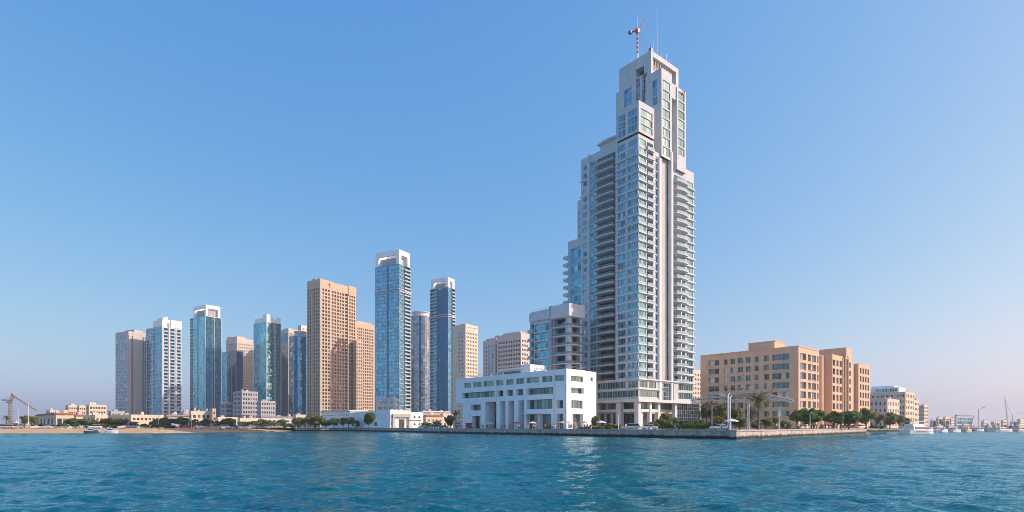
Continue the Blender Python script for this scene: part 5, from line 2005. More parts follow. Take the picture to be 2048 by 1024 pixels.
palm('short palm in front of the clerestory shed', 676, 318, 836, 2.4, 24, 3)
palm('small palm near the foot of the crane by the left frame edge', 14, 290, 832, 2.4, 24, 4)
palm('small palm among the shrubs left of the quay corner', 1398, 182, 820, 2.2, 24, 5)

# grass strips
def grass(name, pts, label, h=.25, n=2600, mat='lime', seed=1):
    r = np.random.default_rng(seed)
    V, Fc = [], []
    (x0, y0), (x1, y1), wd_ = pts
    d = Vector((x1 - x0, y1 - y0))
    nrm = Vector((-d.y, d.x)).normalized()
    for i in range(n):
        t, s = r.random(), r.random()
        x, y = x0 + d.x * t + nrm.x * s * wd_, y0 + d.y * t + nrm.y * s * wd_
        a = r.random() * 6.28
        w, hh = r.uniform(.05, .16), h * r.uniform(.6, 1.5)
        k = len(V)
        V += [(x - math.cos(a) * w, y - math.sin(a) * w, GZ), (x + math.cos(a) * w, y + math.sin(a) * w, GZ), (x + r.normal() * .06, y + r.normal() * .06, GZ + hh)]
        Fc.append((k, k + 1, k + 2))
    me = bpy.data.meshes.new(name)
    me.from_pydata(V, [], Fc)
    me.materials.append(M[mat])
    me.update()
    tag(link(name, me), label, 'grass', kind='stuff')
q0 = at(1150, 172)
q1 = at(1250, 168)
grass('grass', ((q0.x, q0.y), (q1.x, q1.y), 4), 'bright grass strip in front of the tower columns', .35)
q0, q1 = at(1318, 160), at(1440, 142)
grass('grass', ((q0.x, q0.y), (q1.x, q1.y), 4), 'bright grass strip below the bushes left of the canopy', .3, 3000, seed=2)
q0, q1 = at(1560, 168), at(1640, 190)
grass('grass', ((q0.x, q0.y), (q1.x, q1.y), 5), 'bright grass strip behind the lit quay wall', .3, 2600, seed=3)
# ------------------------------------------------------------------ cars
def car_proto(kind='sedan'):
    root = empty('parked_car')
    L, Wd = (4.5, 1.78) if kind == 'sedan' else (4.9, 1.9)
    if kind == 'sedan':
        prof = [(-2.25, .45), (-2.25, .85), (-1.6, .95), (-1.1, 1.0), (1.0, 1.0), (1.7, .98), (2.22, .88), (2.25, .45)]
        cab = [(-1.15, 1.0), (-.45, 1.44), (.75, 1.46), (1.45, 1.0)]
    else:
        prof = [(-2.45, .5), (-2.45, .95), (-1.75, 1.08), (-1.3, 1.1), (2.35, 1.12), (2.45, .95), (2.45, .5)]
        cab = [(-1.55, 1.1), (-.75, 1.72), (1.9, 1.75), (2.3, 1.1)]
    def loft(mb, pr, w0, w1, top, m):
        n = len(pr)
        sides = []
        for s in (-1, 1):
            base = len(mb.v)
            zmin, zmax = min(p[1] for p in pr), max(p[1] for p in pr)
            for (x, z) in pr:
                t = (z - zmin) / (zmax - zmin)
                mb.v.append((x, s * (w0 + (w1 - w0) * t) / 2, z))
            mb.f.append(tuple(range(base, base + n)) if s > 0 else tuple(range(base, base + n))[::-1])
            mb.m.append(m)
            sides.append(base)
        for i in range(n):
            j = (i + 1) % n
            mb.f.append((sides[0] + i, sides[0] + j, sides[1] + j, sides[1] + i))
            mb.m.append(m)
    mb = MB()
    loft(mb, prof, Wd, Wd * .96, True, 0)
    rp = [(cab[0][0] + .55, cab[1][1] - .1), (cab[1][0], cab[1][1] + .02), (cab[2][0], cab[2][1] + .02), (cab[2][0] + .3, cab[2][1] - .12)]
    loft(mb, rp, Wd * .80, Wd * .74, True, 0)
    body = mb.build('body', [PAINT['white']], root)
    bv = body.modifiers.new('bevel', 'BEVEL')
    bv.width, bv.segments = .06, 2
    mb = MB()
    loft(mb, cab, Wd * .92, Wd * .74, True, 0)
    mb.build('window', ['carglass'], root)
    for x in (-1.4, 1.35):
        for s in (-1, 1):
            mb = MB()
            mb.tube([(x, s * (Wd / 2 - .2), .33), (x, s * (Wd / 2 + .02), .33)], .33, 16)
            w = mb.build('wheel', ['rubber'], root)
            mb = MB()
            mb.tube([(x, s * (Wd / 2 + .01), .33), (x, s * (Wd / 2 + .035), .33)], .2, 12)
            mb.build('rim', ['steel'], w)
    zl = prof[1][1] - .12
    for s in (-1, 1):
        mb = MB()
        mb.box(-L / 2 - .02, -L / 2 + .08, s * Wd * .36 - .18, s * Wd * .36 + .18, zl - .12, zl + .04)
        mb.build('headlight', ['lamp'], root)
        mb = MB()
        mb.box(L / 2 - .08, L / 2 + .02, s * Wd * .38 - .15, s * Wd * .38 + .15, zl - .1, zl + .06)
        mb.build('tail_light', ['rlamp'], root)
    return root
PROTO = {k: car_proto(k) for k in ('sedan', 'van')}
used = set()
def car(kind, paint, px, Y, rz, label, group):
    if kind in used:
        o = copy_tree(PROTO[kind])
    else:
        o = PROTO[kind]
        used.add(kind)
    o.location = at(px, Y, GZ + .015)
    o.rotation_euler = (0, 0, rz)
    for ch in o.children:
        if ch.name.startswith('body'):
            ch.material_slots[0].link = 'OBJECT'
            ch.material_slots[0].material = PAINT[paint]
    tag(o, label, 'car', group)
RQ = math.atan2(-114 * .6, 114 * .63 * .6) if False else math.atan2(QC[1] - QL[1], QC[0] - QL[0])
GC = 'cars parked on the waterfront'
car('van', 'silver', 1262, 152, RQ + .75, 'silver blue minivan parked in front of the tower columns', GC)
car('sedan', 'white', 1298, 148, RQ + .6, 'white car parked right of the minivan before the tower', GC)
car('sedan', 'white', 1440, 136, RQ + .5, 'pale car parked on the quay just left of the canopy mast', GC)
car('sedan', 'silver', 1648, 205, .5, 'silver car under the big round tree by the hotel', GC)
car('sedan', 'white', 1666, 210, .5, 'white car between the big round tree and the broad tree pair', GC)
car('sedan', 'black', 1690, 214, .5, 'black car under the broad tree pair', GC)
car('sedan', 'red', 1708, 218, .5, 'red car under the right side of the broad tree pair', GC)
car('van', 'white', 1722, 222, .5, 'white van at the end of the lit quay', GC)
for i, (px, Y, p, k, lb) in enumerate((
    (14, 252, 'white', 'van', 'white van at the left frame edge behind the sand'),
    (34, 254, 'silver', 'sedan', 'silver car below the crane mast'),
    (70, 253, 'white', 'sedan', 'white car before the low dark shrub'),
    (92, 254, 'white', 'sedan', 'white car before the light green shrub'),
    (190, 250, 'white', 'van', 'white van behind the left moored launch'),
    (246, 251, 'white', 'sedan', 'white car right of the moored launches'),
    (262, 252, 'silver', 'sedan', 'silver car under the windows of the long beige building'),
    (322, 255, 'black', 'sedan', 'black car before the brownish green tree'),
    (372, 256, 'red', 'sedan', 'red car before the deep green rounded tree'),
    (398, 258, 'white', 'sedan', 'white car before the stepped cream building'),
    (432, 260, 'grey', 'sedan', 'grey car right of the olive rounded tree'),
    (447, 262, 'white', 'van', 'white van under the yellow green broad tree'),
    (466, 264, 'blue', 'sedan', 'blue car right of the yellow green broad tree'),
    (480, 268, 'silver', 'sedan', 'silver car by the flat topped airy tree'),
    (500, 272, 'white', 'sedan', 'white car before the seaside cafes'),
    (520, 278, 'black', 'sedan', 'black car before the grey market hall'),
    (538, 282, 'white', 'sedan', 'white car before the middle of the market hall'),
    (556, 288, 'beige', 'sedan', 'beige car before the right end of the market hall'))):
    car(k, p, px, Y, .15 + .3 * (i % 3), lb, GC)
for i, (px, p, k, lb) in enumerate((
    (664, 'white', 'sedan', 'white car under the dense tree by the clerestory shed'),
    (682, 'silver', 'sedan', 'silver car under the narrow dark tree'),
    (845, 'white', 'sedan', 'white car right of the little entrance canopy'),
    (858, 'silver', 'van', 'silver van before the yellow green clump'),
    (872, 'blue', 'van', 'blue van before the dark green clump'),
    (888, 'blue', 'sedan', 'blue car left of the red kiosk'))):
    x, y = quay_at(px)
    car(k, p, px, y + 26, RQ + .5, lb, GC)

# ------------------------------------------------------------------ people
def body_mesh(seed):
    """one skinned figure of 1.72 m"""
    r = random.Random(seed)
    s = r.uniform(.12, .30)
    a = r.uniform(.05, .25)
    J = dict(pel=(0, 0, .95, .145), chest=(0, .01, 1.28, .165), neck=(0, .02, 1.47, .065), head=(0, -.01, 1.60, .105), top=(0, 0, 1.69, .075),
             sl=(.19, .02, 1.40, .07), el=(.25, .04 + a * .3, 1.12, .05), wl=(.25, -.08 - a, .92, .035), hl=(.25, -.12 - a, .84, .038),
             sr=(-.19, .02, 1.40, .07), er=(-.26, .06, 1.12, .05), wr=(-.27, .02, .88, .035), hr=(-.27, 0, .80, .038),
             tl=(.10, 0, .88, .105), kl=(.11, -s * .45, .48, .07), al=(.11, -s * .5, .09, .045), fl=(.12, -s * .5 - .15, .04, .045),
             tr=(-.10, 0, .88, .105), kr=(-.11, s * .2, .48, .07), ar=(-.11, s * .75, .10, .045), fr=(-.12, s * .75 - .14, .04, .045))
    E_ = [('pel', 'chest'), ('chest', 'neck'), ('neck', 'head'), ('head', 'top'), ('chest', 'sl'), ('sl', 'el'), ('el', 'wl'), ('wl', 'hl'), ('chest', 'sr'), ('sr', 'er'), ('er', 'wr'), ('wr', 'hr'),
          ('pel', 'tl'), ('tl', 'kl'), ('kl', 'al'), ('al', 'fl'), ('pel', 'tr'), ('tr', 'kr'), ('kr', 'ar'), ('ar', 'fr')]
    k = list(J)
    me = bpy.data.meshes.new('tmp')
    me.from_pydata([J[q][:3] for q in k], [(k.index(p), k.index(q)) for p, q in E_], [])
    o = bpy.data.objects.new('tmp', me)
    COL.objects.link(o)
    o.modifiers.new('s', 'SKIN')
    for i, q in enumerate(k):
        sv = me.skin_vertices[0].data[i]
        sv.radius = (J[q][3], J[q][3] * (.75 if q in ('pel', 'chest') else 1))
        sv.use_root = q == 'pel'
    sb = o.modifiers.new('b', 'SUBSURF')
    sb.levels = 1
    dg = bpy.context.evaluated_depsgraph_get()
    out = bpy.data.meshes.new_from_object(o.evaluated_get(dg))
    bpy.data.objects.remove(o)
    out.name = 'person'
    out.materials.clear()
    for q in (CLOTH['white'], CLOTH['navy'], M['skin'], CLOTH['black']):
        out.materials.append(q)
    for p in out.polygons:
        c = p.center
        if c.z < .09:
            p.material_index = 3
        elif c.z > 1.46 or (abs(c.x) > .2 and c.z < 1.1):
            p.material_index = 2
        else:
            p.material_index = 1 if c.z < .95 else 0
        p.use_smooth = True
    return out
def hair_mesh():
    mb = MB()
    n = 10
    rings = [(.05, .118), (.09, .112), (.125, .085), (.145, .03)]
    for (z, r) in rings:
        for i in range(n):
            t = 2 * math.pi * i / n
            mb.v.append((r * math.cos(t), .02 + r * math.sin(t), 1.58 + z))
    for k in range(3):
        for i in range(n):
            j = (i + 1) % n
            mb.f.append((k * n + i, k * n + j, (k + 1) * n + j, (k + 1) * n + i))
            mb.m.append(0)
    mb.f.append(tuple(3 * n + i for i in range(n)))
    mb.m.append(0)
    return mb.mesh('hair', ['hair'], True)
BODY = [body_mesh(i) for i in range(4)]
HAIR = hair_mesh()
pn = [0]
rp = random.Random(21)
def person(x, y, shirt, pants, label, z=GZ + .015):
    pn[0] += 1
    o = link('person', BODY[pn[0] % 4], None, (x, y, z), rp.uniform(0, 6.28))
    s = rp.uniform(.95, 1.06)
    o.scale = (s, s, s)
    for i, c in ((0, shirt), (1, pants)):
        o.material_slots[i].link = 'OBJECT'
        o.material_slots[i].material = CLOTH[c]
    tag(o, label, 'person', 'people on the waterfront')
    link('hair', HAIR, o)
def on_quay(px, d):
    x, y = quay_at(px)
    return x + d * .85, y + d * .53
for (px, d, sh, pa, lb) in (
    (664, 4, 'white', 'navy', 'person in white shirt and navy trousers at the left end of the quay'),
    (676, 5, 'red', 'black', 'person in red top and black trousers near the short palm'),
    (690, 3, 'blue', 'grey', 'person in blue top and grey trousers before the clerestory shed'),
    (704, 5, 'white', 'black', 'person in white shirt and black trousers by the shaded white wall'),
    (718, 4, 'orange', 'navy', 'person in orange top left of the lone round tree'),
    (731, 6, 'white', 'beige', 'person in white shirt and beige trousers under the lone round tree'),
    (748, 3, 'grey', 'black', 'person in grey top right of the lone round tree'),
    (763, 5, 'black', 'beige', 'person in black top and beige trousers before the shaded shed flank'),
    (776, 4, 'white', 'grey', 'person in white shirt and grey trousers at the corner of the sunlit shed'),
    (792, 6, 'blue', 'black', 'person in blue top and black trousers at the shed doorway'),
    (806, 4, 'red', 'navy', 'person in red top and navy trousers right of the shed doorway'),
    (822, 5, 'white', 'blue', 'person in white shirt and blue trousers under the entrance canopy'),
    (838, 3, 'beige', 'black', 'person in beige top right of the entrance canopy'),
    (852, 5, 'navy', 'white', 'person in navy top and white trousers before the parked vans'),
    (866, 4, 'white', 'black', 'person in white shirt and black trousers before the blue van'),
    (896, 5, 'grey', 'navy', 'person in grey top and navy trousers left of the red kiosk'),
    (926, 4, 'white', 'navy', 'person in white shirt at the left pier of the white building'),
    (936, 6, 'black', 'grey', 'person in black top before the left doorway of the white building'),
    (948, 4, 'blue', 'beige', 'person in blue top and beige trousers before the left doorway of the white building'),
    (957, 5, 'red', 'black', 'person in red top before the blank left panel of the white building'),
    (968, 3, 'white', 'grey', 'person in white shirt and grey trousers before the first deep bay'),
    (979, 5, 'beige', 'navy', 'person in beige top before the first deep bay'),
    (990, 4, 'navy', 'black', 'person in navy top and black trousers between the first piers'),
    (1012, 5, 'white', 'blue', 'person in white shirt and blue trousers right of the red parasol'),
    (1022, 3, 'grey', 'black', 'person in grey top before the third pier'),
    (1033, 5, 'orange', 'black', 'person in orange top before the fourth pier'),
    (1046, 4, 'white', 'black', 'person in white shirt before the right hand deep bay'),
    (1058, 6, 'blue', 'navy', 'person in blue top and navy trousers below the terrace canopy'),
    (1071, 4, 'black', 'black', 'person all in black below the terrace canopy'),
    (1083, 5, 'white', 'beige', 'person in white shirt and beige trousers right of the terrace canopy'),
    (1096, 4, 'red', 'grey', 'person in red top and grey trousers before the ground floor glazing'),
    (1110, 5, 'beige', 'beige', 'person all in beige before the right windows of the white building'),
    (1126, 4, 'grey', 'navy', 'person in grey top at the corner pier of the white building'),
    (1144, 5, 'white', 'navy', 'person in white shirt before the lit end of the white building'),
    (1160, 4, 'navy', 'beige', 'person in navy top before the lit end of the white building'),
    (1228, 4, 'white', 'grey', 'person in white shirt left of the silver minivan'),
    (1280, 3, 'red', 'black', 'person in red top between the minivan and the white car'),
    (1325, 4, 'blue', 'blue', 'person all in blue right of the parked white car'),
    (1418, 4, 'white', 'blue', 'person in white shirt and blue trousers left of the canopy mast'),
    (1426, 5, 'beige', 'grey', 'person in beige top left of the pale parked car'),
):
    x, y = on_quay(px, d)
    person(x, y, sh, pa, lb)
for (t, d, sh, pa, lb) in ((.28, 4, 'white', 'black', 'person in white shirt on the lit quay below the date palm'), (.36, 5, 'white', 'navy', 'second white shirted person on the lit quay, nearer the slim post'), (.42, 4, 'grey', 'black', 'person in grey top beside the slim quay post'),
                            (.55, 4, 'red', 'navy', 'person in red top left of the big round tree'), (.66, 5, 'white', 'grey', 'person in white shirt before the big round tree'), (.72, 4, 'blue', 'black', 'person in blue top right of the big round tree'),
                            (.8, 5, 'beige', 'black', 'person in beige top before the broad tree pair'), (.88, 4, 'black', 'grey', 'person in black top before the broad tree pair'), (.94, 4, 'white', 'black', 'person in white shirt at the end of the lit quay')):
    person(QC[0] + (QR[0] - QC[0]) * t - d * .76, QC[1] + (QR[1] - QC[1]) * t + d * .65, sh, pa, lb)
for (px, Y, sh, pa, lb) in ((24, 246, 'red', 'navy', 'person in red top on the beach below the crane'), (58, 247, 'orange', 'black', 'person in orange top beside the slim lamp post'), (110, 246, 'red', 'grey', 'person in red top before the pavilion corner'),
                            (160, 246, 'white', 'navy', 'person in white shirt left of the moored launches'), (205, 246, 'navy', 'grey', 'person in navy top between the two launches'), (300, 248, 'white', 'beige', 'person in white shirt before the long beige building'),
                            (410, 256, 'blue', 'black', 'person in blue top below the tan cube tower'), (512, 272, 'white', 'black', 'person in white shirt by the seaside cafes'), (548, 284, 'red', 'black', 'person in red top at the right end of the sand'), (574, 294, 'white', 'grey', 'person in white shirt at the right tip of the sand')):
    person(at(px, Y).x, Y, sh, pa, lb, GZ + .1)

cols = ['white', 'black', 'red', 'blue', 'grey', 'beige', 'navy', 'orange']
rc = random.Random(5)
for k in range(26):
    t, d, c = rc.uniform(.48, .98), rc.uniform(2.5, 7), rc.choice(cols[:6])
    person(QC[0] + (QR[0] - QC[0]) * t - d * .76, QC[1] + (QR[1] - QC[1]) * t + d * .65, c, rc.choice(['black', 'navy', 'grey']), 'person in %s top in the crowd under the hotel trees' % c)
for k in range(26):
    c = rc.choice(cols)
    x, y = on_quay(rc.uniform(925, 1150), rc.uniform(2.5, 9))
    person(x, y, c, rc.choice(['black', 'navy', 'grey', 'beige']), 'person in %s top in the crowd before the white building' % c)
for k in range(22):
    c = rc.choice(cols)
    x, y = on_quay(rc.uniform(650, 900), rc.uniform(3, 12))
    person(x, y, c, rc.choice(['black', 'navy', 'grey', 'beige']), 'person in %s top in the crowd before the white sheds' % c)

# ------------------------------------------------------------------ kiosk, parasols, lamps
def quay_pt(px, d):
    x, y = on_quay(px, d)
    return Vector((x, y, GZ + .012))
root = empty('kiosk', quay_pt(910, 6), RQ)
tag(root, 'small bright red kiosk at the left end of the white building', 'kiosk')
mb = MB()
mb.box(-1.1, 1.1, -.8, .8, 0, 2.1)
mb.build('wall', ['red'], root)
mb = MB()
mb.box(-1.3, 1.3, -1.2, 1.0, 2.1, 2.35)
mb.build('roof', ['red'], root)
mb = MB()
mb.box(-.8, .8, -.84, -.8, 1.0, 1.8)
mb.build('hatch', ['shade'], root)
def parasol(px, d, col, label):
    root = empty('parasol', quay_pt(px, d), px * .1)
    tag(root, label, 'parasol', 'parasols on the waterfront')
    mb = MB()
    mb.tube([(0, 0, 0), (0, 0, 2.5)], .04, 6)
    mb.box(-.25, .25, -.25, .25, 0, .1)
    mb.build('pole', ['steel'], root)
    mb = MB()
    n = 8
    c = (0, 0, 2.65)
    for i in range(n):
        a, b_ = 2 * math.pi * i / n, 2 * math.pi * (i + 1) / n
        p, q = (1.4 * math.cos(a), 1.4 * math.sin(a), 2.15), (1.4 * math.cos(b_), 1.4 * math.sin(b_), 2.15)
        mb.quad(c, p, q, c)
        mb.quad(p, (p[0], p[1], 1.98), (q[0], q[1], 1.98), q)
    mb.f = [f if k % 2 else f[:3] for k, f in enumerate(mb.f)]
    mb.build('canopy', [CLOTH[col]], root)
for px, d, col, lb in ((1003, 6, 'red', 'red parasol before the second pier of the white building'), (884, 7, 'blue', 'blue parasol left of the red kiosk'), (942, 8, 'white', 'white parasol at the left doorway of the white building'),
                       (1024, 8, 'white', 'white parasol before the third pier of the white building'), (1076, 9, 'beige', 'beige parasol below the terrace canopy'), (1090, 9, 'white', 'white parasol right of the beige parasol'),
                       (1118, 9, 'beige', 'beige parasol at the right windows of the white building'), (1152, 9, 'white', 'white parasol before the lit end of the white building'), (700, 8, 'white', 'white parasol by the clerestory shed'), (716, 8, 'white', 'white parasol left of the lone round tree'),
                       (1432, 5, 'white', 'white parasol left of the canopy mast')):
    parasol(px, d, col, lb)

def lamp(px, Y, pyt, label, arm=1.0, name='street_lamp', group='lamp posts'):
    root = empty(name, at(px, Y), 0)
    tag(root, label, 'lamp post', group)
    h = zat(pyt, Y) - GZ
    mb = MB()
    mb.tube([(0, 0, 0), (0, 0, .5), (0, 0, h)], [.16, .12, .07], 8)
    mb.build('pole', ['whitem'], root)
    if arm:
        mb = MB()
        mb.tube([(0, 0, h - .1), (arm * .6, 0, h + .15), (arm, 0, h + .1)], .05, 6)
        mb.build('arm', ['whitem'], root)
        mb = MB()
        mb.box(arm - .1, arm + .5, -.13, .13, h + .02, h + .14)
        mb.build('lamp_head', ['steel'], root)
lamp(36, 258, 818, 'white post with dark top left of the spiky tree', 0)
lamp(57, 256, 805, 'tall white lamp post between crane jib and airy tree', .8)
lamp(1558, 150, 813, 'slim white quay post right of the date palm', .5)
lamp(1620, 172, 827, 'thin lamp post in front of the big round tree', .5)
lamp(1237, 160, 826, 'thin lamp post before the left columns of the tower', .5)
lamp(985, 226, 826, 'thin lamp post before the deep bays of the white building', .8)
lamp(1424, 150, 812, 'slim lamp post below the left tip of the canopy', .8)
lamp(317, 262, 826, 'thin lamp post beside the grey shed', .8)
lamp(383, 262, 828, 'thin lamp post before the stepped cream building', .8)
lamp(775, 275, 826, 'thin lamp post by the sunlit shed corner', .8)

# railing along the beach promenade
for i, (p0, p1, lb) in enumerate(((60, 170, 'white railing behind the left part of the sand'), (240, 400, 'white railing behind the middle of the sand'), (400, 560, 'white railing behind the right part of the sand'))):
    root = empty('railing', at(p0, 244))
    tag(root, lb, 'railing')
    a, e = Vector(at(p0, 246 + p0 * .02)), Vector(at(p1, 246 + p1 * .06))
    o = Vector(root.location)
    mb = MB()
    for z in (.5, 1.0):
        mb.tube([a - o + Vector((0, 0, z)), e - o + Vector((0, 0, z))], .045, 5)
    mb.build('rail', ['whitem'], root)
    n = int((e - a).length / 2.5)
    pm = MB()
    pm.tube([(0, 0, 0), (0, 0, 1.0)], .04, 5)
    me = pm.mesh('post', ['whitem'])
    for k in range(n + 1):
        link('post', me, root, (a - o).lerp(e - o, k / n))

# ------------------------------------------------------------------ cranes
def lattice(mb, p, q, w, n, r=.06):
    p, q = Vector(p), Vector(q)
    d = (q - p).normalized()
    u = d.cross(Vector((0, 1, 0))).normalized() * w / 2
    v = d.cross(u).normalized() * w / 2
    cs = [u + v, u - v, -u - v, -u + v]
    for c in cs:
        mb.tube([p + c, q + c], r * 1.5, 5)
    for k in range(n):
        a, b_ = p.lerp(q, k / n), p.lerp(q, (k + 1) / n)
        for i in range(4):
            mb.tube([a + cs[i], b_ + cs[(i + 1) % 4]], r, 4)
Yc = 300
root = empty('harbour_crane', at(22, Yc))
tag(root, 'weathered lattice crane with drooping jib at the left frame edge', 'crane')
ro = Vector(root.location)
def cp(px, py, dy=0):
    return Vector(((px - HX) / F * Yc - ro.x, dy, zat(py, Yc) - GZ))
mb = MB()
lattice(mb, cp(19.5, 857) + Vector((0, 0, 0)), cp(20, 804), .8, 10, .07)
lattice(mb, cp(23.5, 857), cp(22, 804), .6, 10, .06)
mb.build('mast', ['rust'], root)
mb = MB()
lattice(mb, cp(20, 804), cp(27, 790), 1.0, 4, .08)
mb.build('tower_head', ['rust'], root)
mb = MB()
c = cp(26, 790)
mb.box(c.x - .6, c.x + .7, -.6, .6, c.z - .3, c.z + .7)
c = cp(18, 805)
mb.box(c.x - 1.0, c.x + 1.0, -.8, .8, c.z - .3, c.z + .5)
mb.build('cab', ['rust'], root)
mb = MB()
lattice(mb, cp(27, 792), cp(73, 821), .6, 14, .06)
mb.build('jib', ['rust'], root)
mb = MB()
lattice(mb, cp(24, 801), cp(4, 800), .5, 6, .08)
mb.build('counter_jib', ['rust'], root)
mb = MB()
mb.tube([cp(27, 789), cp(56, 802)], .05, 4)
mb.tube([cp(27, 789), cp(4, 800)], .05, 4)
mb.build('stay_cable', ['steel'], root)

Yr = 400
root = empty('sheerleg_crane', at(2012, Yr, 1.4))
tag(root, 'tall white sheerleg mast with drooping cable boom at far right', 'crane')
ro = Vector(root.location)
def rp_(px, py):
    return Vector(((px - HX) / F * Yr - ro.x, 0, zat(py, Yr) - 1.4))
mb = MB()
mb.tube([rp_(2016, 857), rp_(2013, 822), rp_(2008, 792)], [.45, .35, .15], 7)
mb.build('mast', ['whitem'], root)
mb = MB()
mb.tube([rp_(2008, 793), rp_(2016, 815), rp_(2021, 822), rp_(2028, 828), rp_(2034, 827.5), rp_(2052, 822)], .14, 5)
mb.build('boom', ['steel'], root)
mb = MB()
mb.tube([rp_(2027, 856), rp_(2024, 826)], [.3, .2], 6)
mb.build('prop', ['steel'], root)
mb = MB()
mb.tube([rp_(2008, 793), rp_(2017, 857)], .06, 4)
mb.build('stay_cable', ['steel'], root)
root = empty('marina_light', at(1958, 410, 1.4))
tag(root, 'tall twin arm light mast right of the blue pavilion', 'lamp post', 'lamp posts')
h = zat(819, 410) - 1.4
mb = MB()
mb.tube([(0, 0, 0), (-.4, 0, h)], [.3, .2], 7)
mb.build('pole', ['steel'], root)
mb = MB()
mb.tube([(-1.8, 0, h + .2), (3.6, 0, h + 1.4)], [.2, .16], 6)
mb.box(3.2, 4.2, -.4, .4, h + 1.2, h + 1.8)
mb.build('arm', ['steel'], root)

# ------------------------------------------------------------------ boats
def hull(mb, L, B, H, sheer=.4, m=0, n=14, keel=-.4):
    secs = []
    for i in range(n + 1):
        t = i / n
        x = -L / 2 + L * t
        w = B / 2 * (1 - max(0, (t - .45) / .55) ** 2.2) * (.9 + .1 * min(1, t * 5))
        hz = H + sheer * max(0, t - .3) ** 2 * 2
        w = max(w, .02)
        secs.append([(x, -w, hz), (x + .3 * t, -w * .82, keel), (x + .3 * t, w * .82, keel), (x, w, hz)])
    base = len(mb.v)
    for s in secs:
        mb.v += s
    for i in range(n):
        for k in range(4):
            j = (k + 1) % 4
            mb.f.append((base + i * 4 + k, base + i * 4 + j, base + (i + 1) * 4 + j, base + (i + 1) * 4 + k))
            mb.m.append(m)
    mb.f.append(tuple(base + k for k in range(4)))
    mb.m.append(m)
def wedge(mb, x0, x1, xt0, xt1, b0, b1, z0, z1, m=0):
    n = len(mb.v)
    mb.v += [(x0, -b0, z0), (x1, -b0 * .8, z0), (x1, b0 * .8, z0), (x0, b0, z0), (xt0, -b1, z1), (xt1, -b1 * .75, z1), (xt1, b1 * .75, z1), (xt0, b1, z1)]
    for f in ((0, 3, 2, 1), (4, 5, 6, 7), (0, 1, 5, 4), (1, 2, 6, 5), (2, 3, 7, 6), (3, 0, 4, 7)):
        mb.f.append(tuple(n + i for i in f))
        mb.m.append(m)
Yy = 208
sc_ = Yy / F
root = empty('motor_yacht', at(1838, Yy, 0), .38)
root.scale = (1, 1, .82)
tag(root, 'large white motor yacht moored at the marina, bow to the right', 'yacht')
L = 86 * sc_
mb = MB()
hull(mb, L, 4.6, 1.7, .9)
mb.build('hull', ['whitem'], root)
mb = MB()
wedge(mb, -L * .36, L * .26, -L * .33, L * .16, 1.9, 1.6, 1.7, 3.2)
mb.build('cabin', ['whitem'], root)
mb = MB()
wedge(mb, -L * .30, L * .245, -L * .29, L * .185, 1.95, 1.74, 2.05, 2.9)
mb.build('window', ['carglass'], root)
mb = MB()
wedge(mb, -L * .36, L * .10, -L * .34, L * .04, 1.6, 1.4, 3.2, 4.2)
mb.build('flybridge', ['whitem'], root)
mb = MB()
for x in (-L * .3, -L * .12, L * .02):
    for s in (-1.2, 1.2):
        mb.tube([(x, s, 4.2), (x, s, 5.3)], .06, 5)
mb.box(-L * .34, L * .06, -1.5, 1.5, 5.3, 5.5)
mb.build('hardtop', ['whitem'], root)
mb = MB()
mb.tube([(-L * .1, 0, 5.5), (-L * .12, 0, 7.2)], [.12, .05], 6)
mb.box(-L * .12 - .5, -L * .12 + .5, -.08, .08, 6.2, 6.35)
mb.build('radar_mast', ['steel'], root)
mb = MB()
wedge(mb, -L * .49, -L * .36, -L * .49, -L * .37, 2.0, 1.9, 1.0, 1.75)
mb.build('aft_deck', ['tan'], root)
mb = MB()
for k in range(9):
    t = .1 + .04 * k
    mb.tube([(L * t, -2.0 + k * .17, 1.8), (L * t, -2.0 + k * .17, 2.7)], .03, 4)
mb.tube([(L * .1, -2.0, 2.7), (L * .42, -.64, 2.75)], .03, 4)
mb.build('bow_rail', ['steel'], root)
mb = MB()
mb.box(-L * .3, L * .36, -2.33, -2.2, .95, 1.08)
mb.build('hull_stripe', ['navy'], root)

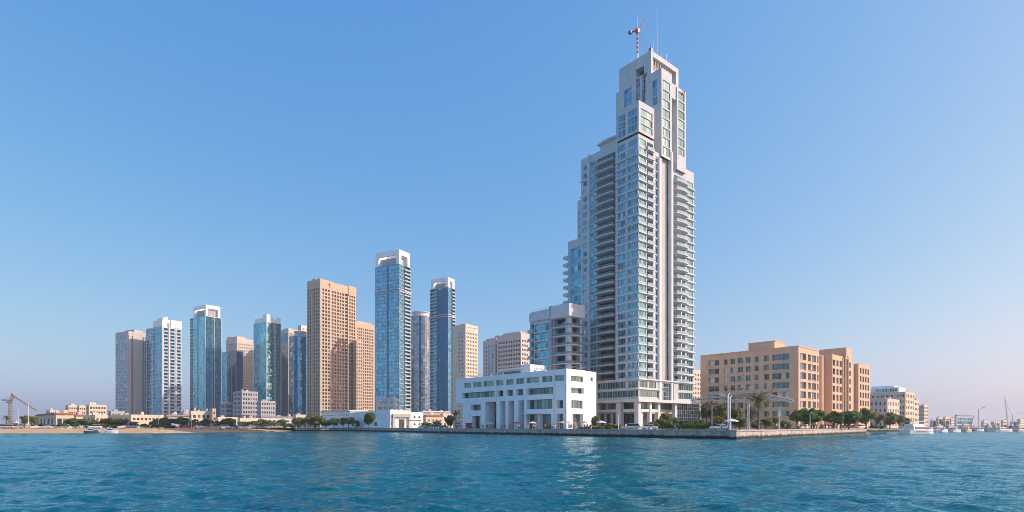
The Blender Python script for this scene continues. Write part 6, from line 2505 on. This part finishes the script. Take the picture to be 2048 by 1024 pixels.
def small_boat(px, Y, Lm, rz, label, cover='white', hullm='whitem', name='launch', group='small boats', cab=True, z=0.0):
    root = empty(name, at(px, Y, z), rz)
    tag(root, label, 'boat', group)
    mb = MB()
    hull(mb, Lm, Lm * .3, .9, .5, keel=-.3)
    mb.build('hull', [hullm], root)
    if cab:
        mb = MB()
        wedge(mb, -Lm * .25, Lm * .15, -Lm * .22, Lm * .05, Lm * .11, Lm * .09, .9, 2.1)
        mb.build('cabin', ['whitem'], root)
        mb = MB()
        wedge(mb, -Lm * .2, Lm * .13, -Lm * .2, Lm * .085, Lm * .113, Lm * .1, 1.3, 1.8)
        mb.build('window', ['carglass'], root)
    for s in (-1, 1):
        mb = MB()
        for x in (-Lm * .42, -Lm * .26):
            mb.tube([(x, s * Lm * .11, .9), (x, s * Lm * .11, 2.3)], .04, 5)
        mb.build('post', ['steel'], root)
    mb = MB()
    mb.box(-Lm * .46, -Lm * .2, -Lm * .13, Lm * .13, 2.3, 2.4)
    mb.build('awning', [CLOTH[cover]], root)
small_boat(182, 221, 4.6, .2, 'small dark launch with red trim moored off the beach', 'red', 'navy')
small_boat(222, 222, 4.8, .1, 'white cabin launch moored right of the dark launch', 'white')
small_boat(194, 223, 3.0, -.1, 'tiny white tender between the two launches', 'white', 'whitem', cab=False)
small_boat(1888, 262, 7, .5, 'small white boat right of the motor yacht', 'beige')
small_boat(1912, 268, 7, .4, 'low white boat left of the blue pavilion strut', 'white')
small_boat(1936, 275, 7, .5, 'cream hulled boat under the blue pavilion', 'beige', 'cream')
small_boat(2004, 292, 15, .3, 'long pale blue boat at the foot of the sheerleg mast', 'white', 'whitem')
small_boat(2040, 300, 7, .4, 'small cream boat at the right frame edge', 'beige', 'cream')
small_boat(1868, 285, 7, -.1, 'white boat partly behind the motor yacht bow', 'white')

rb = random.Random(9)
for k in range(12):
    small_boat(1864 + k * 16 + rb.uniform(-3, 3), rb.uniform(345, 395) if k % 3 else 318, rb.uniform(5, 8), rb.uniform(.2, .7), 'small moored boat in the crowded far row of the marina', rb.choice(['white', 'blue', 'beige']), rb.choice(['whitem', 'grey', 'navy', 'navy', 'grey']), 'launch', 'far row of moored boats', z=0.0 if k % 3 == 0 else GZ + .3)
# ------------------------------------------------------------------ air
mb = MB()
mb.box(-14500, 14500, -9500, 9500, -2.6, 185)
hz = NT('haze_air')
for q in list(hz.t.links):
    hz.t.links.remove(q)
hz.t.nodes.remove(hz.p)
pv = hz.t.nodes.new('ShaderNodeVolumePrincipled')
pv.inputs['Color'].default_value = (0.88, 0.92, 1.0, 1)
pv.inputs['Density'].default_value = 0.00018
pv.inputs['Anisotropy'].default_value = 0.2
hz.t.links.new(pv.outputs[0], hz.out.inputs['Volume'])
tag(mb.build('haze', [hz.m]), 'thin pale haze over the whole waterfront', 'haze', kind='stuff')
bpy.context.view_layer.update()
